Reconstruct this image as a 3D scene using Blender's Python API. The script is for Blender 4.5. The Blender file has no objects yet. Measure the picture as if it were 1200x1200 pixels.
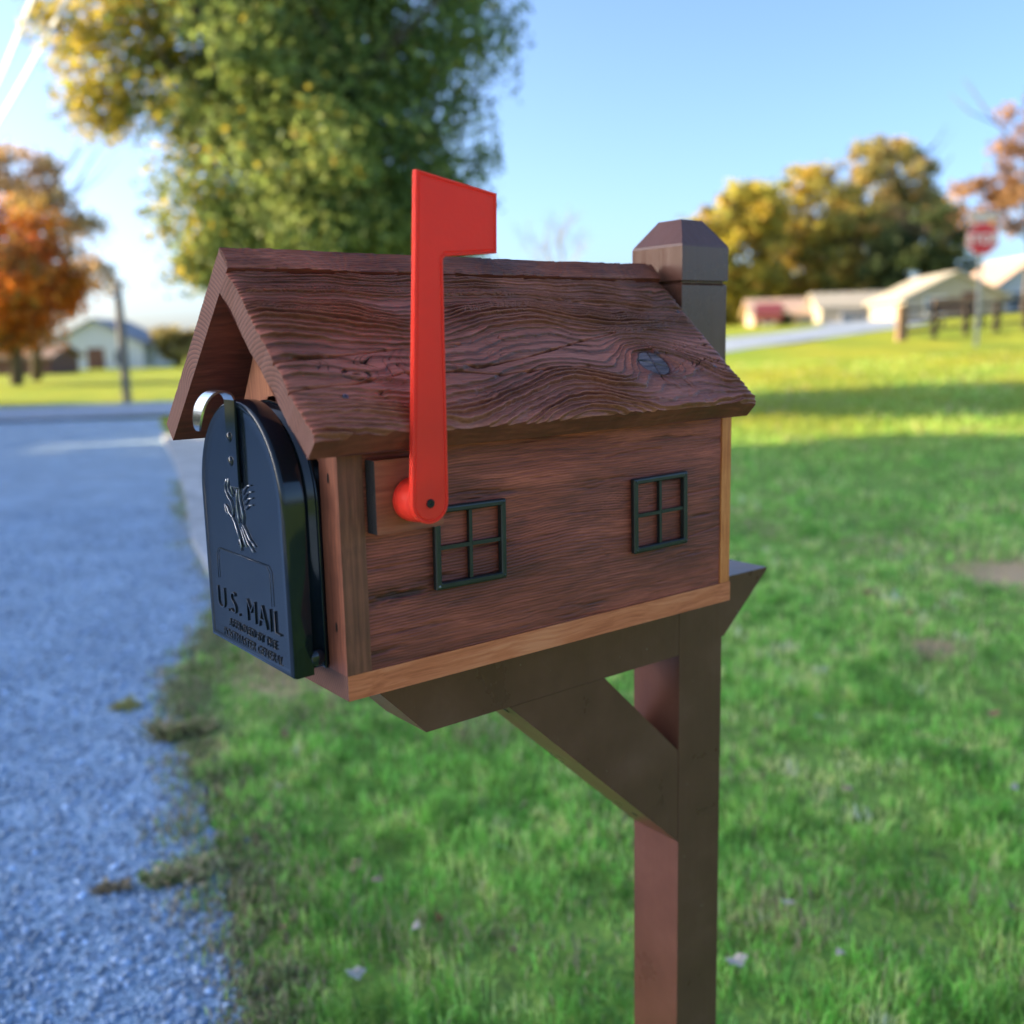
import bpy, bmesh, math, random
import numpy as np
from mathutils import Matrix, Vector

random.seed(4)
rng = np.random.default_rng(11)
S = bpy.context.scene
COL = S.collection
R = math.radians

# ------------------------------------------------------------------ noise
def _hash(ix, iy, seed):
    n = (ix.astype(np.int64) * 374761393 + iy.astype(np.int64) * 668265263 + seed * 974634777) & 0x7fffffff
    n = ((n ^ (n >> 13)) * 1274126177) & 0x7fffffff
    n = n ^ (n >> 16)
    return (n & 0xffff) / 65535.0

def vnoise(x, y, seed=0):
    ix = np.floor(x); iy = np.floor(y)
    fx = x - ix; fy = y - iy
    fx = fx * fx * fx * (fx * (fx * 6 - 15) + 10); fy = fy * fy * fy * (fy * (fy * 6 - 15) + 10)
    a = _hash(ix, iy, seed); b = _hash(ix + 1, iy, seed); c = _hash(ix, iy + 1, seed); d = _hash(ix + 1, iy + 1, seed)
    return (a * (1 - fx) + b * fx) * (1 - fy) + (c * (1 - fx) + d * fx) * fy - 0.5

def fbm(x, y, seed=0, octv=4):
    s = 0; amp = 1.0
    for k in range(octv):
        s = s + amp * vnoise(x, y, seed + k * 17); x = x * 2.03 + 3.7; y = y * 2.03 + 1.3; amp *= 0.5
    return s

def ss(t):
    t = np.clip(t, 0, 1); return t * t * (3 - 2 * t)

# ------------------------------------------------------------------ materials
def newmat(name):
    m = bpy.data.materials.new(name); m.use_nodes = True
    nt = m.node_tree; b = nt.nodes['Principled BSDF']
    return m, nt, b

def N(nt, t, **kw):
    n = nt.nodes.new(t)
    for k, v in kw.items():
        if k.startswith('i_'):
            n.inputs[k[2:].replace('_', ' ')].default_value = v
        else: setattr(n, k, v)
    return n

def L(nt, a, b): nt.links.new(a, b)

def ramp(nt, fac, stops):
    r = nt.nodes.new('ShaderNodeValToRGB'); e = r.color_ramp.elements
    while len(e) < len(stops): e.new(0.5)
    for k, (p, c) in enumerate(stops):
        e[k].position = p; e[k].color = (*c, 1)
    L(nt, fac, r.inputs['Fac']); return r

def plain(name, col, rough=0.5, metal=0.0, var=0.15, scale=30, bump=0.0, bscale=200, coat=0.0, spec=0.5):
    m, nt, b = newmat(name)
    tc = N(nt, 'ShaderNodeTexCoord')
    no = N(nt, 'ShaderNodeTexNoise', i_Scale=scale, i_Detail=5.0)
    L(nt, tc.outputs['Object'], no.inputs['Vector'])
    lo = tuple(c * (1 - var) for c in col); hi = tuple(min(1, c * (1 + var)) for c in col)
    r = ramp(nt, no.outputs['Fac'], [(0.3, lo), (0.7, hi)])
    L(nt, r.outputs['Color'], b.inputs['Base Color'])
    b.inputs['Roughness'].default_value = rough; b.inputs['Metallic'].default_value = metal
    b.inputs['Coat Weight'].default_value = coat; b.inputs['Coat Roughness'].default_value = 0.08
    b.inputs['Specular IOR Level'].default_value = spec
    if bump:
        n2 = N(nt, 'ShaderNodeTexNoise', i_Scale=bscale, i_Detail=4.0)
        L(nt, tc.outputs['Object'], n2.inputs['Vector'])
        bp = N(nt, 'ShaderNodeBump', i_Strength=bump, i_Distance=0.002)
        L(nt, n2.outputs['Fac'], bp.inputs['Height']); L(nt, bp.outputs['Normal'], b.inputs['Normal'])
    return m

def woodmat(name, dark, mid, light, rough=0.5, grain=(6, 260, 260), bump=0.5, dist=0.0006, attr=None, spec=0.4):
    """stained timber; the grain runs along the object's X"""
    m, nt, b = newmat(name)
    tc = N(nt, 'ShaderNodeTexCoord')
    mp = N(nt, 'ShaderNodeMapping'); mp.inputs['Scale'].default_value = grain
    L(nt, tc.outputs['Object'], mp.inputs['Vector'])
    wob = N(nt, 'ShaderNodeTexNoise', i_Scale=9.0, i_Detail=2.0)
    L(nt, tc.outputs['Object'], wob.inputs['Vector'])
    va = N(nt, 'ShaderNodeVectorMath', operation='MULTIPLY_ADD')
    va.inputs[1].default_value = (0, 5, 5)
    L(nt, wob.outputs['Color'], va.inputs[0]); L(nt, mp.outputs['Vector'], va.inputs[2])
    fib = N(nt, 'ShaderNodeTexNoise', i_Scale=1.0, i_Detail=6.0, i_Roughness=0.6)
    L(nt, va.outputs['Vector'], fib.inputs['Vector'])
    blot = N(nt, 'ShaderNodeTexNoise', i_Scale=14.0, i_Detail=4.0)
    mp2 = N(nt, 'ShaderNodeMapping'); mp2.inputs['Scale'].default_value = (0.5, 1.6, 1.6)
    L(nt, tc.outputs['Object'], mp2.inputs['Vector']); L(nt, mp2.outputs['Vector'], blot.inputs['Vector'])
    mx = N(nt, 'ShaderNodeMath', operation='MULTIPLY_ADD'); mx.inputs[1].default_value = 0.62
    m2 = N(nt, 'ShaderNodeMath', operation='MULTIPLY'); m2.inputs[1].default_value = 0.38
    L(nt, blot.outputs['Fac'], m2.inputs[0]); L(nt, fib.outputs['Fac'], mx.inputs[0]); L(nt, m2.outputs[0], mx.inputs[2])
    r = ramp(nt, mx.outputs[0], [(0.36, dark), (0.5, mid), (0.64, light)])
    out = r.outputs['Color']
    if attr:
        at = N(nt, 'ShaderNodeAttribute', attribute_name=attr)
        mm = N(nt, 'ShaderNodeMix', data_type='RGBA', blend_type='MULTIPLY'); mm.inputs['Factor'].default_value = 1.0
        L(nt, out, mm.inputs['A']); L(nt, at.outputs['Color'], mm.inputs['B']); out = mm.outputs['Result']
    L(nt, out, b.inputs['Base Color'])
    b.inputs['Specular IOR Level'].default_value = spec
    rr = N(nt, 'ShaderNodeMapRange'); rr.inputs['To Min'].default_value = rough - 0.1; rr.inputs['To Max'].default_value = rough + 0.18
    L(nt, fib.outputs['Fac'], rr.inputs['Value']); L(nt, rr.outputs['Result'], b.inputs['Roughness'])
    bp = N(nt, 'ShaderNodeBump', i_Strength=bump, i_Distance=dist)
    L(nt, fib.outputs['Fac'], bp.inputs['Height']); L(nt, bp.outputs['Normal'], b.inputs['Normal'])
    return m

def endgrainmat(name, dark, light, scale=420.0):
    m, nt, b = newmat(name)
    tc = N(nt, 'ShaderNodeTexCoord')
    mp = N(nt, 'ShaderNodeMapping'); mp.inputs['Location'].default_value = (0, -0.16, 0.05)
    L(nt, tc.outputs['Object'], mp.inputs['Vector'])
    mp.inputs['Scale'].default_value = (0.15, 1, 1)
    w = N(nt, 'ShaderNodeTexWave', wave_type='RINGS', rings_direction='X', wave_profile='SAW', i_Scale=scale / 6.28, i_Distortion=1.5, i_Detail=3.0)
    w.inputs['Detail Scale'].default_value = 0.6
    L(nt, mp.outputs['Vector'], w.inputs['Vector'])
    n = N(nt, 'ShaderNodeTexNoise', i_Scale=900.0, i_Detail=3.0); L(nt, tc.outputs['Object'], n.inputs['Vector'])
    a = N(nt, 'ShaderNodeMath', operation='MULTIPLY_ADD'); a.inputs[1].default_value = 0.55
    a2 = N(nt, 'ShaderNodeMath', operation='MULTIPLY'); a2.inputs[1].default_value = 0.45
    L(nt, n.outputs['Fac'], a2.inputs[0]); L(nt, w.outputs['Fac'], a.inputs[0]); L(nt, a2.outputs[0], a.inputs[2])
    r = ramp(nt, a.outputs[0], [(0.25, dark), (0.75, light)])
    L(nt, r.outputs['Color'], b.inputs['Base Color']); b.inputs['Roughness'].default_value = 0.7
    bp = N(nt, 'ShaderNodeBump', i_Strength=0.9, i_Distance=0.001)
    L(nt, a.outputs[0], bp.inputs['Height']); L(nt, bp.outputs['Normal'], b.inputs['Normal'])
    return m

def leafmat(name, trans=0.35, rough=0.6, attr='col'):
    m, nt, b = newmat(name)
    at = N(nt, 'ShaderNodeAttribute', attribute_name=attr)
    L(nt, at.outputs['Color'], b.inputs['Base Color']); b.inputs['Roughness'].default_value = rough
    b.inputs['Specular IOR Level'].default_value = 0.25 if name == 'leaf' else .3
    tr = N(nt, 'ShaderNodeBsdfTranslucent'); L(nt, at.outputs['Color'], tr.inputs['Color'])
    mix = N(nt, 'ShaderNodeMixShader'); mix.inputs['Fac'].default_value = trans
    o = nt.nodes['Material Output']
    L(nt, b.outputs[0], mix.inputs[1]); L(nt, tr.outputs[0], mix.inputs[2]); L(nt, mix.outputs[0], o.inputs['Surface'])
    return m

def postpaint():
    m, nt, b = newmat('brown_post_paint')
    tc = N(nt, 'ShaderNodeTexCoord')
    mp = N(nt, 'ShaderNodeMapping'); mp.inputs['Scale'].default_value = (90, 90, 4); L(nt, tc.outputs['Object'], mp.inputs['Vector'])
    g = N(nt, 'ShaderNodeTexNoise', i_Scale=1.0, i_Detail=5.0); L(nt, mp.outputs['Vector'], g.inputs['Vector'])
    n = N(nt, 'ShaderNodeTexNoise', i_Scale=9.0, i_Detail=6.0, i_Roughness=.65); L(nt, tc.outputs['Object'], n.inputs['Vector'])
    r = ramp(nt, n.outputs['Fac'], [(.3, (.105, .040, .024)), (.55, (.138, .053, .032)), (.75, (.17, .070, .045))])
    d = N(nt, 'ShaderNodeTexNoise', i_Scale=120.0, i_Detail=2.0); L(nt, tc.outputs['Object'], d.inputs['Vector'])
    sp = ramp(nt, d.outputs['Fac'], [(.76, (0, 0, 0)), (.79, (1, 1, 1))])
    mx = N(nt, 'ShaderNodeMix', data_type='RGBA'); mx.inputs['B'].default_value = (.24, .17, .12, 1)
    L(nt, sp.outputs['Color'], mx.inputs['Factor']); L(nt, r.outputs['Color'], mx.inputs['A'])
    L(nt, mx.outputs['Result'], b.inputs['Base Color'])
    rr = N(nt, 'ShaderNodeMapRange'); rr.inputs['To Min'].default_value = .18; rr.inputs['To Max'].default_value = .42
    L(nt, n.outputs['Fac'], rr.inputs['Value']); L(nt, rr.outputs['Result'], b.inputs['Roughness'])
    b.inputs['Specular IOR Level'].default_value = .38
    b1 = N(nt, 'ShaderNodeBump', i_Strength=.45, i_Distance=.0012); L(nt, g.outputs['Fac'], b1.inputs['Height'])
    b2 = N(nt, 'ShaderNodeBump', i_Strength=.3, i_Distance=.001); L(nt, n.outputs['Fac'], b2.inputs['Height']); L(nt, b1.outputs['Normal'], b2.inputs['Normal'])
    L(nt, b2.outputs['Normal'], b.inputs['Normal'])
    return m

M = {}
M['roof'] = woodmat('stained_weathered_wood', (.19, .054, .029), (.315, .090, .050), (.45, .142, .088), rough=.42, grain=(14, 420, 420), bump=.8, attr='grain', spec=.32)
M['roof_side'] = woodmat('sawn_edge_wood', (.10, .023, .012), (.165, .036, .020), (.24, .058, .032), rough=.6, grain=(20, 200, 200), bump=.8)
M['roof_end'] = endgrainmat('roof_end_grain', (.075, .026, .016), (.21, .078, .050))
M['wall'] = woodmat('wall_stained_wood', (.135, .028, .015), (.25, .051, .028), (.40, .092, .052), rough=.55, grain=(9, 300, 300), bump=.6, attr='grain')
M['trim'] = woodmat('trim_stained_wood', (.115, .032, .016), (.18, .052, .026), (.27, .082, .040), rough=.5, grain=(300, 300, 9), bump=.35)
M['base'] = woodmat('base_light_wood', (.46, .098, .032), (.64, .160, .058), (.76, .235, .098), rough=.55, grain=(9, 260, 260), bump=.55)
M['cedar'] = woodmat('cedar_edge', (.52, .12, .026), (.70, .195, .045), (.82, .27, .075), rough=.55, grain=(300, 300, 9), bump=.4)
M['gable'] = woodmat('gable_wood', (.24, .075, .030), (.34, .12, .055), (.44, .17, .08), rough=.6, grain=(300, 260, 9), bump=.4)
M['base_end'] = endgrainmat('base_end_grain', (.06, .02, .012), (.17, .065, .035), 500)
M['darkwood'] = plain('dark_stained_end', (.02, .016, .015), .6, bump=.5, bscale=400)
M['block'] = woodmat('flag_block_wood', (.20, .046, .022), (.31, .080, .038), (.44, .13, .062), rough=.55, grain=(10, 240, 240), bump=.7)
M['post'] = postpaint()
M['black'] = plain('black_gloss_enamel', (.008, .012, .018), .13, var=.25, scale=8, coat=.15, spec=.4, bump=.02, bscale=60)
M['blackplastic'] = plain('black_satin_plastic', (.014, .016, .014), .38, var=.2, scale=40, bump=.06, bscale=500)
M['red'] = plain('red_flag_plastic', (.97, .042, .022), .45, var=.06, scale=14, bump=.10, bscale=220, spec=.16)
_b = M['red'].node_tree.nodes['Principled BSDF']
_b.inputs['Subsurface Weight'].default_value = .3; _b.inputs['Subsurface Radius'].default_value = (1.0, .12, .06); _b.inputs['Subsurface Scale'].default_value = .03
M['silver'] = plain('galvanised_metal', (.72, .72, .70), .22, metal=1, var=.1)
M['screw'] = plain('dull_steel', (.22, .21, .22), .42, metal=1, var=.3, scale=300)
M['emblem_glint'] = plain('emblem_glint_metal', (.24, .25, .27), .32, metal=1, var=.5, scale=160)  # sky glints on the embossed eagle, put into its colour as bright metal
M['bscrew'] = plain('black_screw', (.02, .02, .02), .35, metal=.6)
M['knot'] = woodmat('grey_knot', (.05, .045, .055), (.10, .095, .115), (.15, .145, .17), rough=.6, grain=(30, 300, 30), bump=.5)
M['leaf'] = leafmat('leaf', .48)
M['grass'] = leafmat('grass_blade', .45, .42)
M['bark'] = plain('bark', (.10, .075, .055), .85, var=.4, scale=6, bump=1, bscale=20)
M['greybark'] = plain('grey_bark', (.30, .25, .2), .85, var=.3, scale=6)
M['white'] = plain('white_siding', (.60, .62, .66), .6, var=.05, scale=3)
M['cream'] = plain('cream_siding', (.40, .36, .28), .6, var=.06, scale=2)
M['beige'] = plain('beige_siding', (.46, .33, .26), .6, var=.08, scale=2)
M['shingle'] = plain('grey_shingles', (.24, .25, .27), .8, var=.2, scale=8)
M['creamroof'] = plain('pale_metal_roof', (.40, .37, .30), .6, var=.06, scale=2)
M['brownshingle'] = plain('brown_shingles', (.30, .20, .15), .8, var=.2, scale=8)
M['brick'] = plain('brown_brick', (.16, .075, .05), .8, var=.3, scale=10)
M['glass'] = plain('window_glass', (.10, .14, .18), .08, var=.2, scale=1)
M['stopred'] = plain('sign_red', (.62, .03, .04), .4, var=.05)
M['signwhite'] = plain('sign_white', (.8, .8, .8), .45, var=.03)
M['steel'] = plain('galvanised_post', (.34, .35, .36), .45, metal=.6)
M['fencewood'] = plain('weathered_fence_wood', (.24, .15, .09), .8, var=.25, scale=8, bump=.5, bscale=30)
M['darkfence'] = plain('dark_fence_wood', (.045, .030, .022), .8, var=.3, scale=8)
M['carred'] = plain('red_car_paint', (.20, .04, .035), .3, coat=.5)
M['rubber'] = plain('tyre_rubber', (.02, .02, .02), .8)
M['utility'] = plain('weathered_pole', (.20, .18, .16), .85, var=.3, scale=5, bump=.6, bscale=20)
M['cable'] = plain('pale_cable', (.8, .8, .78), .5)

# ------------------------------------------------------------------ object helpers
def tag(o, label=None, cat=None, group=None, kind=None):
    if label: o['label'] = label
    if cat: o['category'] = cat
    if group: o['group'] = group
    if kind: o['kind'] = kind
    return o

def empty(name, loc, rz=0.0):
    o = bpy.data.objects.new(name, None); COL.objects.link(o)
    o.location = loc; o.rotation_euler = (0, 0, rz); o.empty_display_size = .1
    return o

def link(name, me, parent=None, mats=()):
    o = bpy.data.objects.new(name, me); COL.objects.link(o)
    for m in mats: me.materials.append(m)
    if parent: o.parent = parent
    return o

def frombm(name, bm, mat, parent=None, smooth=False, bevel=0.0, seg=2, angle=35):
    if bevel:
        es = [e for e in bm.edges if len(e.link_faces) == 2 and e.calc_face_angle(0) > R(angle)]
        bmesh.ops.bevel(bm, geom=es, offset=bevel, segments=seg, affect='EDGES', profile=.5, clamp_overlap=True)
    bmesh.ops.recalc_face_normals(bm, faces=bm.faces)
    me = bpy.data.meshes.new(name); bm.to_mesh(me); bm.free()
    o = link(name, me, parent, mat if isinstance(mat, (list, tuple)) else [mat])
    if smooth:
        me.polygons.foreach_set('use_smooth', [True] * len(me.polygons))
    return o

def box(bm, a, b):
    x0, y0, z0 = a; x1, y1, z1 = b
    v = [bm.verts.new(p) for p in ((x0, y0, z0), (x1, y0, z0), (x1, y1, z0), (x0, y1, z0), (x0, y0, z1), (x1, y0, z1), (x1, y1, z1), (x0, y1, z1))]
    fs = []
    for f in ((0, 3, 2, 1), (4, 5, 6, 7), (0, 1, 5, 4), (1, 2, 6, 5), (2, 3, 7, 6), (3, 0, 4, 7)):
        fs.append(bm.faces.new([v[i] for i in f]))
    return fs

def prism(bm, pts, y0, y1):
    """polygon in (x,z) extruded from y0 to y1"""
    a = [bm.verts.new((p[0], y0, p[1])) for p in pts]; b = [bm.verts.new((p[0], y1, p[1])) for p in pts]
    n = len(pts)
    bm.faces.new(a); bm.faces.new(b[::-1])
    for i in range(n):
        j = (i + 1) % n
        bm.faces.new([a[i], b[i], b[j], a[j]])

def loft(bm, rings, cap0=True, cap1=True, closed=True):
    vs = [[bm.verts.new(p) for p in r] for r in rings]
    n = len(rings[0])
    for a, b in zip(vs[:-1], vs[1:]):
        for i in range(n if closed else n - 1):
            j = (i + 1) % n
            bm.faces.new([a[i], a[j], b[j], b[i]])
    if cap0: bm.faces.new(vs[0][::-1])
    if cap1: bm.faces.new(vs[-1])

def tube(bm, pts, rad, seg=8, cap=True):
    pts = [Vector(p) for p in pts]
    rs = rad if isinstance(rad, (list, tuple)) else [rad] * len(pts)
    rings = []
    for k, p in enumerate(pts):
        d = (pts[min(k + 1, len(pts) - 1)] - pts[max(k - 1, 0)]).normalized()
        up = Vector((0, 0, 1)) if abs(d.z) < .9 else Vector((1, 0, 0))
        a = d.cross(up).normalized(); b = d.cross(a).normalized()
        rings.append([p + (a * math.cos(t) + b * math.sin(t)) * rs[k] for t in [2 * math.pi * i / seg for i in range(seg)]])
    loft(bm, rings, cap, cap)

def lathe_y(bm, cx, cz, prof, seg=32, cap0=True, cap1=True):
    """profile of (y, r) turned about an axis along y"""
    loft(bm, [[(cx + r * math.cos(2 * math.pi * i / seg), y, cz + r * math.sin(2 * math.pi * i / seg)) for i in range(seg)] for y, r in prof], cap0, cap1)

def mesh_np(name, verts, faces, mat, parent=None, cols=None, attr='col', smooth=False):
    """verts (n,3), faces (m,k) int arrays"""
    me = bpy.data.meshes.new(name)
    faces = np.asarray(faces, dtype=np.int32); k = faces.shape[1]
    me.vertices.add(len(verts)); me.vertices.foreach_set('co', np.asarray(verts, dtype=np.float32).ravel())
    me.loops.add(faces.size); me.loops.foreach_set('vertex_index', faces.ravel())
    me.polygons.add(len(faces)); me.polygons.foreach_set('loop_start', np.arange(0, faces.size, k, dtype=np.int32))
    me.update(calc_edges=True); me.validate()
    if cols is not None:
        at = me.color_attributes.new(attr, 'FLOAT_COLOR', 'POINT')
        c = np.ones((len(verts), 4), dtype=np.float32); c[:, :3] = cols
        at.data.foreach_set('color', c.ravel())
    if smooth: me.polygons.foreach_set('use_smooth', np.ones(len(me.polygons), dtype=bool))
    return link(name, me, parent, mat if isinstance(mat, (list, tuple)) else [mat])

# ------------------------------------------------------------------ camera
H_EYE = 1.405
p, r_ = 0.1711, -0.0222
F = Vector((0, math.cos(p), -math.sin(p))); U = Vector((0, math.sin(p), math.cos(p))); RX = Vector((1, 0, 0))
RX2 = RX * math.cos(r_) + U * math.sin(r_); U2 = -RX * math.sin(r_) + U * math.cos(r_)
cd = bpy.data.cameras.new('camera'); cam = bpy.data.objects.new('camera', cd); COL.objects.link(cam)
mw = Matrix((RX2, U2, -F)).transposed().to_4x4(); mw.translation = (0, 0, H_EYE)
cam.matrix_world = mw
cd.sensor_width = 36; cd.lens = 1165.1 / 1200 * 36
cd.clip_start = .05; cd.clip_end = 3000
cd.dof.use_dof = True; cd.dof.focus_distance = 1.06; cd.dof.aperture_fstop = 3.0; cd.dof.aperture_blades = 0
S.camera = cam

# ------------------------------------------------------------------ mailbox (house shaped)
A = 0.9108
ROTZ = math.pi / 2 - A
BX, BY, BZ = -0.1589, 0.9019, H_EYE - 0.3356
W = 0.2644; LB = 0.553; TB = 0.0247; YM = W / 2
mail = tag(empty('mailbox', (BX, BY, BZ), ROTZ), 'house shaped mailbox of dark red stained wood with black metal door and red flag raised', 'mailbox')

# base board
bm = bmesh.new()
fs = box(bm, (0, 0, 0), (LB, W, TB))
fs[5].material_index = 1
frombm('base_board', bm, [M['base'], M['base_end']], mail, bevel=.0012)

def grid_slab(name, u0, u1, v0, v1, nu, nv, hfun, thick, mats, parent, jit=None):
    """board whose face (local z up) is a dense relief; local x along the grain, y down the board, z outwards"""
    u = np.linspace(u0, u1, nu); v = np.linspace(v0, v1, nv)
    UU, VV = np.meshgrid(u, v)
    h, col = hfun(UU, VV)
    X, Y = UU.copy(), VV.copy()
    if jit is not None: X, Y = jit(X, Y)
    top = np.stack([X.ravel(), Y.ravel(), h.ravel()], 1)
    idx = np.arange(nu * nv).reshape(nv, nu)
    q = np.stack([idx[:-1, :-1], idx[:-1, 1:], idx[1:, 1:], idx[1:, :-1]], -1).reshape(-1, 4)
    # border loop: duplicate for sharp rim, then a lower copy
    loop = np.concatenate([idx[0, :-1], idx[:-1, -1], idx[-1, :0:-1], idx[:0:-1, 0]])
    kinds = np.concatenate([np.full(nu - 1, 0), np.full(nv - 1, 1), np.full(nu - 1, 0), np.full(nv - 1, 1)])
    n0 = len(top); nl = len(loop)
    rim = top[loop].copy(); low = rim.copy(); low[:, 2] = -thick
    verts = np.concatenate([top, rim, low, ])
    a = n0 + np.arange(nl); b = n0 + (np.arange(nl) + 1) % nl
    sq = np.stack([b, a, a + nl, b + nl], -1)
    # underside: a single big quad using corners
    c = n0 + nl + np.array([0, nu - 1, nu - 1 + nv - 1, 2 * (nu - 1) + nv - 1])
    faces = np.concatenate([q, sq, c[None, ::-1][:, [0, 1, 2, 3]]])
    cols = np.ones((len(verts), 3)); cols[:n0] = col.reshape(-1, 3)
    o = mesh_np(name, verts, faces, mats, parent, cols, 'grain')
    mi = np.zeros(len(faces), dtype=np.int32)
    mi[len(q):len(q) + len(sq)] = 1 + kinds; mi[-1] = 1
    o.data.polygons.foreach_set('material_index', mi)
    sm = np.zeros(len(faces), dtype=bool); sm[:len(q)] = True
    o.data.polygons.foreach_set('use_smooth', sm)
    return o

def seg_dist(U_, V_, pts):
    d = np.full(U_.shape, 9.0)
    for (a, b), (c, e) in zip(pts[:-1], pts[1:]):
        dx, dy = c - a, e - b
        t = np.clip(((U_ - a) * dx + (V_ - b) * dy) / (dx * dx + dy * dy), 0, 1)
        d = np.minimum(d, np.hypot(U_ - a - t * dx, V_ - b - t * dy))
    return d

KU, KV = 0.4613, 0.1490
def roof_relief(u, v):
    wu = u + .012 * fbm(u * 9, v * 14, 3, 3)
    # ring phase: tight near the ridge, broad flames in the middle, ragged by the eave
    vv = v + .020 * np.exp(-((u - .33) / .075) ** 2) * ss(v / .06) - .016 * np.exp(-((u - .16) / .08) ** 2) * ss((v - .03) / .06) \
        + .075 * (u - .25) * ss((.16 - v) / .1) * ss(v / .05) * -.5
    vv = vv + .017 * fbm(u * 7.0, v * 8.0, 5, 3) + .0022 * fbm(u * 40, v * 60, 8, 3)
    t = vv
    base = np.where(t < .085, t * 215, .085 * 215 + (t - .085) * 84)
    base = np.where(t > .165, (.085 * 215 + .08 * 84) + (t - .165) * 140, base)
    base = base + 1.6 * np.exp(-((u - .13) / .09) ** 2 - ((v - .135) / .035) ** 2) * fbm(u * 16, v * 30, 9, 3)
    du = u - .474; dv = v - .1535 - .2 * du
    rk = np.sqrt((du * np.where(du > 0, .72, .95)) ** 2 + (dv * 1.25) ** 2)
    rk = rk + .0026 * fbm(u * 55, v * 55, 21, 3)
    w = np.exp(-(rk / .046) ** 2.2) * np.where(du < 0, .93, 1.0)
    b0 = 23.7
    phi = base * (1 - w) + (b0 + np.sign(.02 - dv * 0) * rk * 225) * w
    phi = phi + .22 * np.sin(phi * .9 + 1.3) + .14 * np.sin(phi * 2.3) + .16 * fbm(u * 70, v * 110, 33, 3)
    s = phi - np.floor(phi)
    ring = np.floor(phi)
    # sharp drop after each late-wood ridge
    prof = np.where(s < .78, (s / .78) ** 1.4, 1 - ss((s - .78) / .22))
    amp = .0036 * (.50 + .9 * np.clip(.5 + 1.3 * fbm(u * 11, v * 17, 31, 3), 0, 1.2))
    amp = amp * (.45 + 1.0 * _hash(ring, ring * 0, 5))
    amp = amp * (.45 + .55 * ss((rk - .010) / .02))
    amp = amp * (.45 + .55 * ss((np.minimum(u, .587 - u) - .002) / .012))
    h = amp * prof
    wide = ss((t - .085) / .03) * ss((.20 - t) / .03)
    # short checks across the broad grain
    c1 = fbm(u * 30 + 9 * fbm(u * 14, v * 22, 61, 2), v * 12, 41, 3)
    brk = np.exp(-(c1 / .035) ** 2) * wide * ss(.5 + 3 * fbm(u * 10, v * 12, 45, 2)) * (rk > .03)
    h = h - .0030 * brk
    # scraggy scuffs near the eave
    sc = fbm(u * 38, v * 120, 51, 4)
    ev = ss((v - .14) / .04)
    h = h - .0009 * ev * np.clip(sc - .06, 0, .4) / .3
    h = h + .00035 * fbm(u * 60, v * 320, 71, 3)
    # long drying cracks
    for pts, wd, dp in (([(-.0, .125), (.06, .121), (.1456, .1117), (.21, .108)], .0010, .0022),
                        ([(.0, .1625), (.06, .158), (.1278, .1475), (.18, .146), (.235, .1545), (.30, .151), (.36, .150)], .0010, .0024),
                        ([(.17, .1335), (.2134, .1429), (.25, .1365), (.2873, .1307), (.36, .113), (.437, .0958)], .0009, .0022),
                        ([(.30, .036), (.40, .040), (.52, .060)], .0007, .001),
                        ([(.49, .158), (.512, .150)], .0007, .0008)):
        d = seg_dist(u, v + .0016 * fbm(u * 45, v * 5, 81, 3), pts)
        h = h - 1.8 * dp * np.exp(-(d / (wd * 1.15)) ** 2)
    # nail dimples
    for (a, b) in ((.056, .054), (.050, .173), (.575, .058), (.559, .160)):
        h = h - .0016 * np.exp(-(((u - a) / .006) ** 2 + ((v - b) / .0035) ** 2))
    # the knot stands in a shallow dish
    ke = np.hypot((u - KU) / .0212, (v - KV) / .0195) + .10 * fbm(u * 60, v * 60, 23, 2)
    h = h - .0012 * np.exp(-((ke - 1.0) / .10) ** 2) - .0012 * np.exp(-(np.hypot(u - .492, v - .158) / .010) ** 2)
    h = np.where(ke < .98, -.0005 + .0003 * fbm(u * 60, v * 400, 15, 3), h)
    for ang in (.35, 1.75, 3.5, 4.9):
        d = seg_dist(u, v, [(KU, KV), (KU + .021 * math.cos(ang), KV + .019 * math.sin(ang))])
        h = h - np.where(ke < 1, .0018, 0) * np.exp(-(d / .0010) ** 2)
    # worn edges
    nv_ = fbm(u * 12, v * 0, 91, 3)
    edge = .220 - v
    h = h - .004 * np.exp(-np.clip(edge, 0, 1) / (.0030 + .002 * nv_)) - .0016 * np.exp(-v / .004)
    h = h - .0018 * np.exp(-np.minimum(u, .587 - u) / .0022)
    h = h + .0016 * fbm(u * 5, v * 6, 95, 2)
    # colour: early/late wood and knot heartwood
    late = ss((s - .45) / .3) * .5 + .5 * ss((.5 - s) / .4) * .4
    line = np.clip(np.exp(-((s - .90) / .11) ** 2) + .55 * np.exp(-((s - .05) / .10) ** 2), 0, 1) * (.35 + .65 * ss((rk - .008) / .015)) * (1 - .35 * ev)
    tone = 1.16 + .22 * late + .40 * fbm(u * 9, v * 16, 101, 3) - .88 * line - .6 * brk
    col = np.stack([tone, tone, tone], -1)
    warm = np.exp(-(np.hypot((u - .44) / .05, (v - .125) / .02)) ** 2) * .5 + .35 * np.clip(fbm(u * 6, v * 9, 111, 3), 0, 1)
    col = col * (1 + warm[..., None] * np.array([.35, .15, -.1]))
    halo = np.exp(-((ke - 1.15) / .35) ** 2)[..., None]
    col = col * (1 - halo * np.array([.25, .35, .35]))
    kn = (ke < .98)[..., None]
    col = col * (1 - .75 * np.exp(-((ke - 1.02) / .09) ** 2)[..., None])
    kc = np.array([.62, 1.35, 2.3]) * (.72 + .8 * fbm(u * 40, v * 300, 115, 3))[..., None]
    col = np.where(kn, kc, col)
    return h, np.clip(col, .12, 4)

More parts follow.
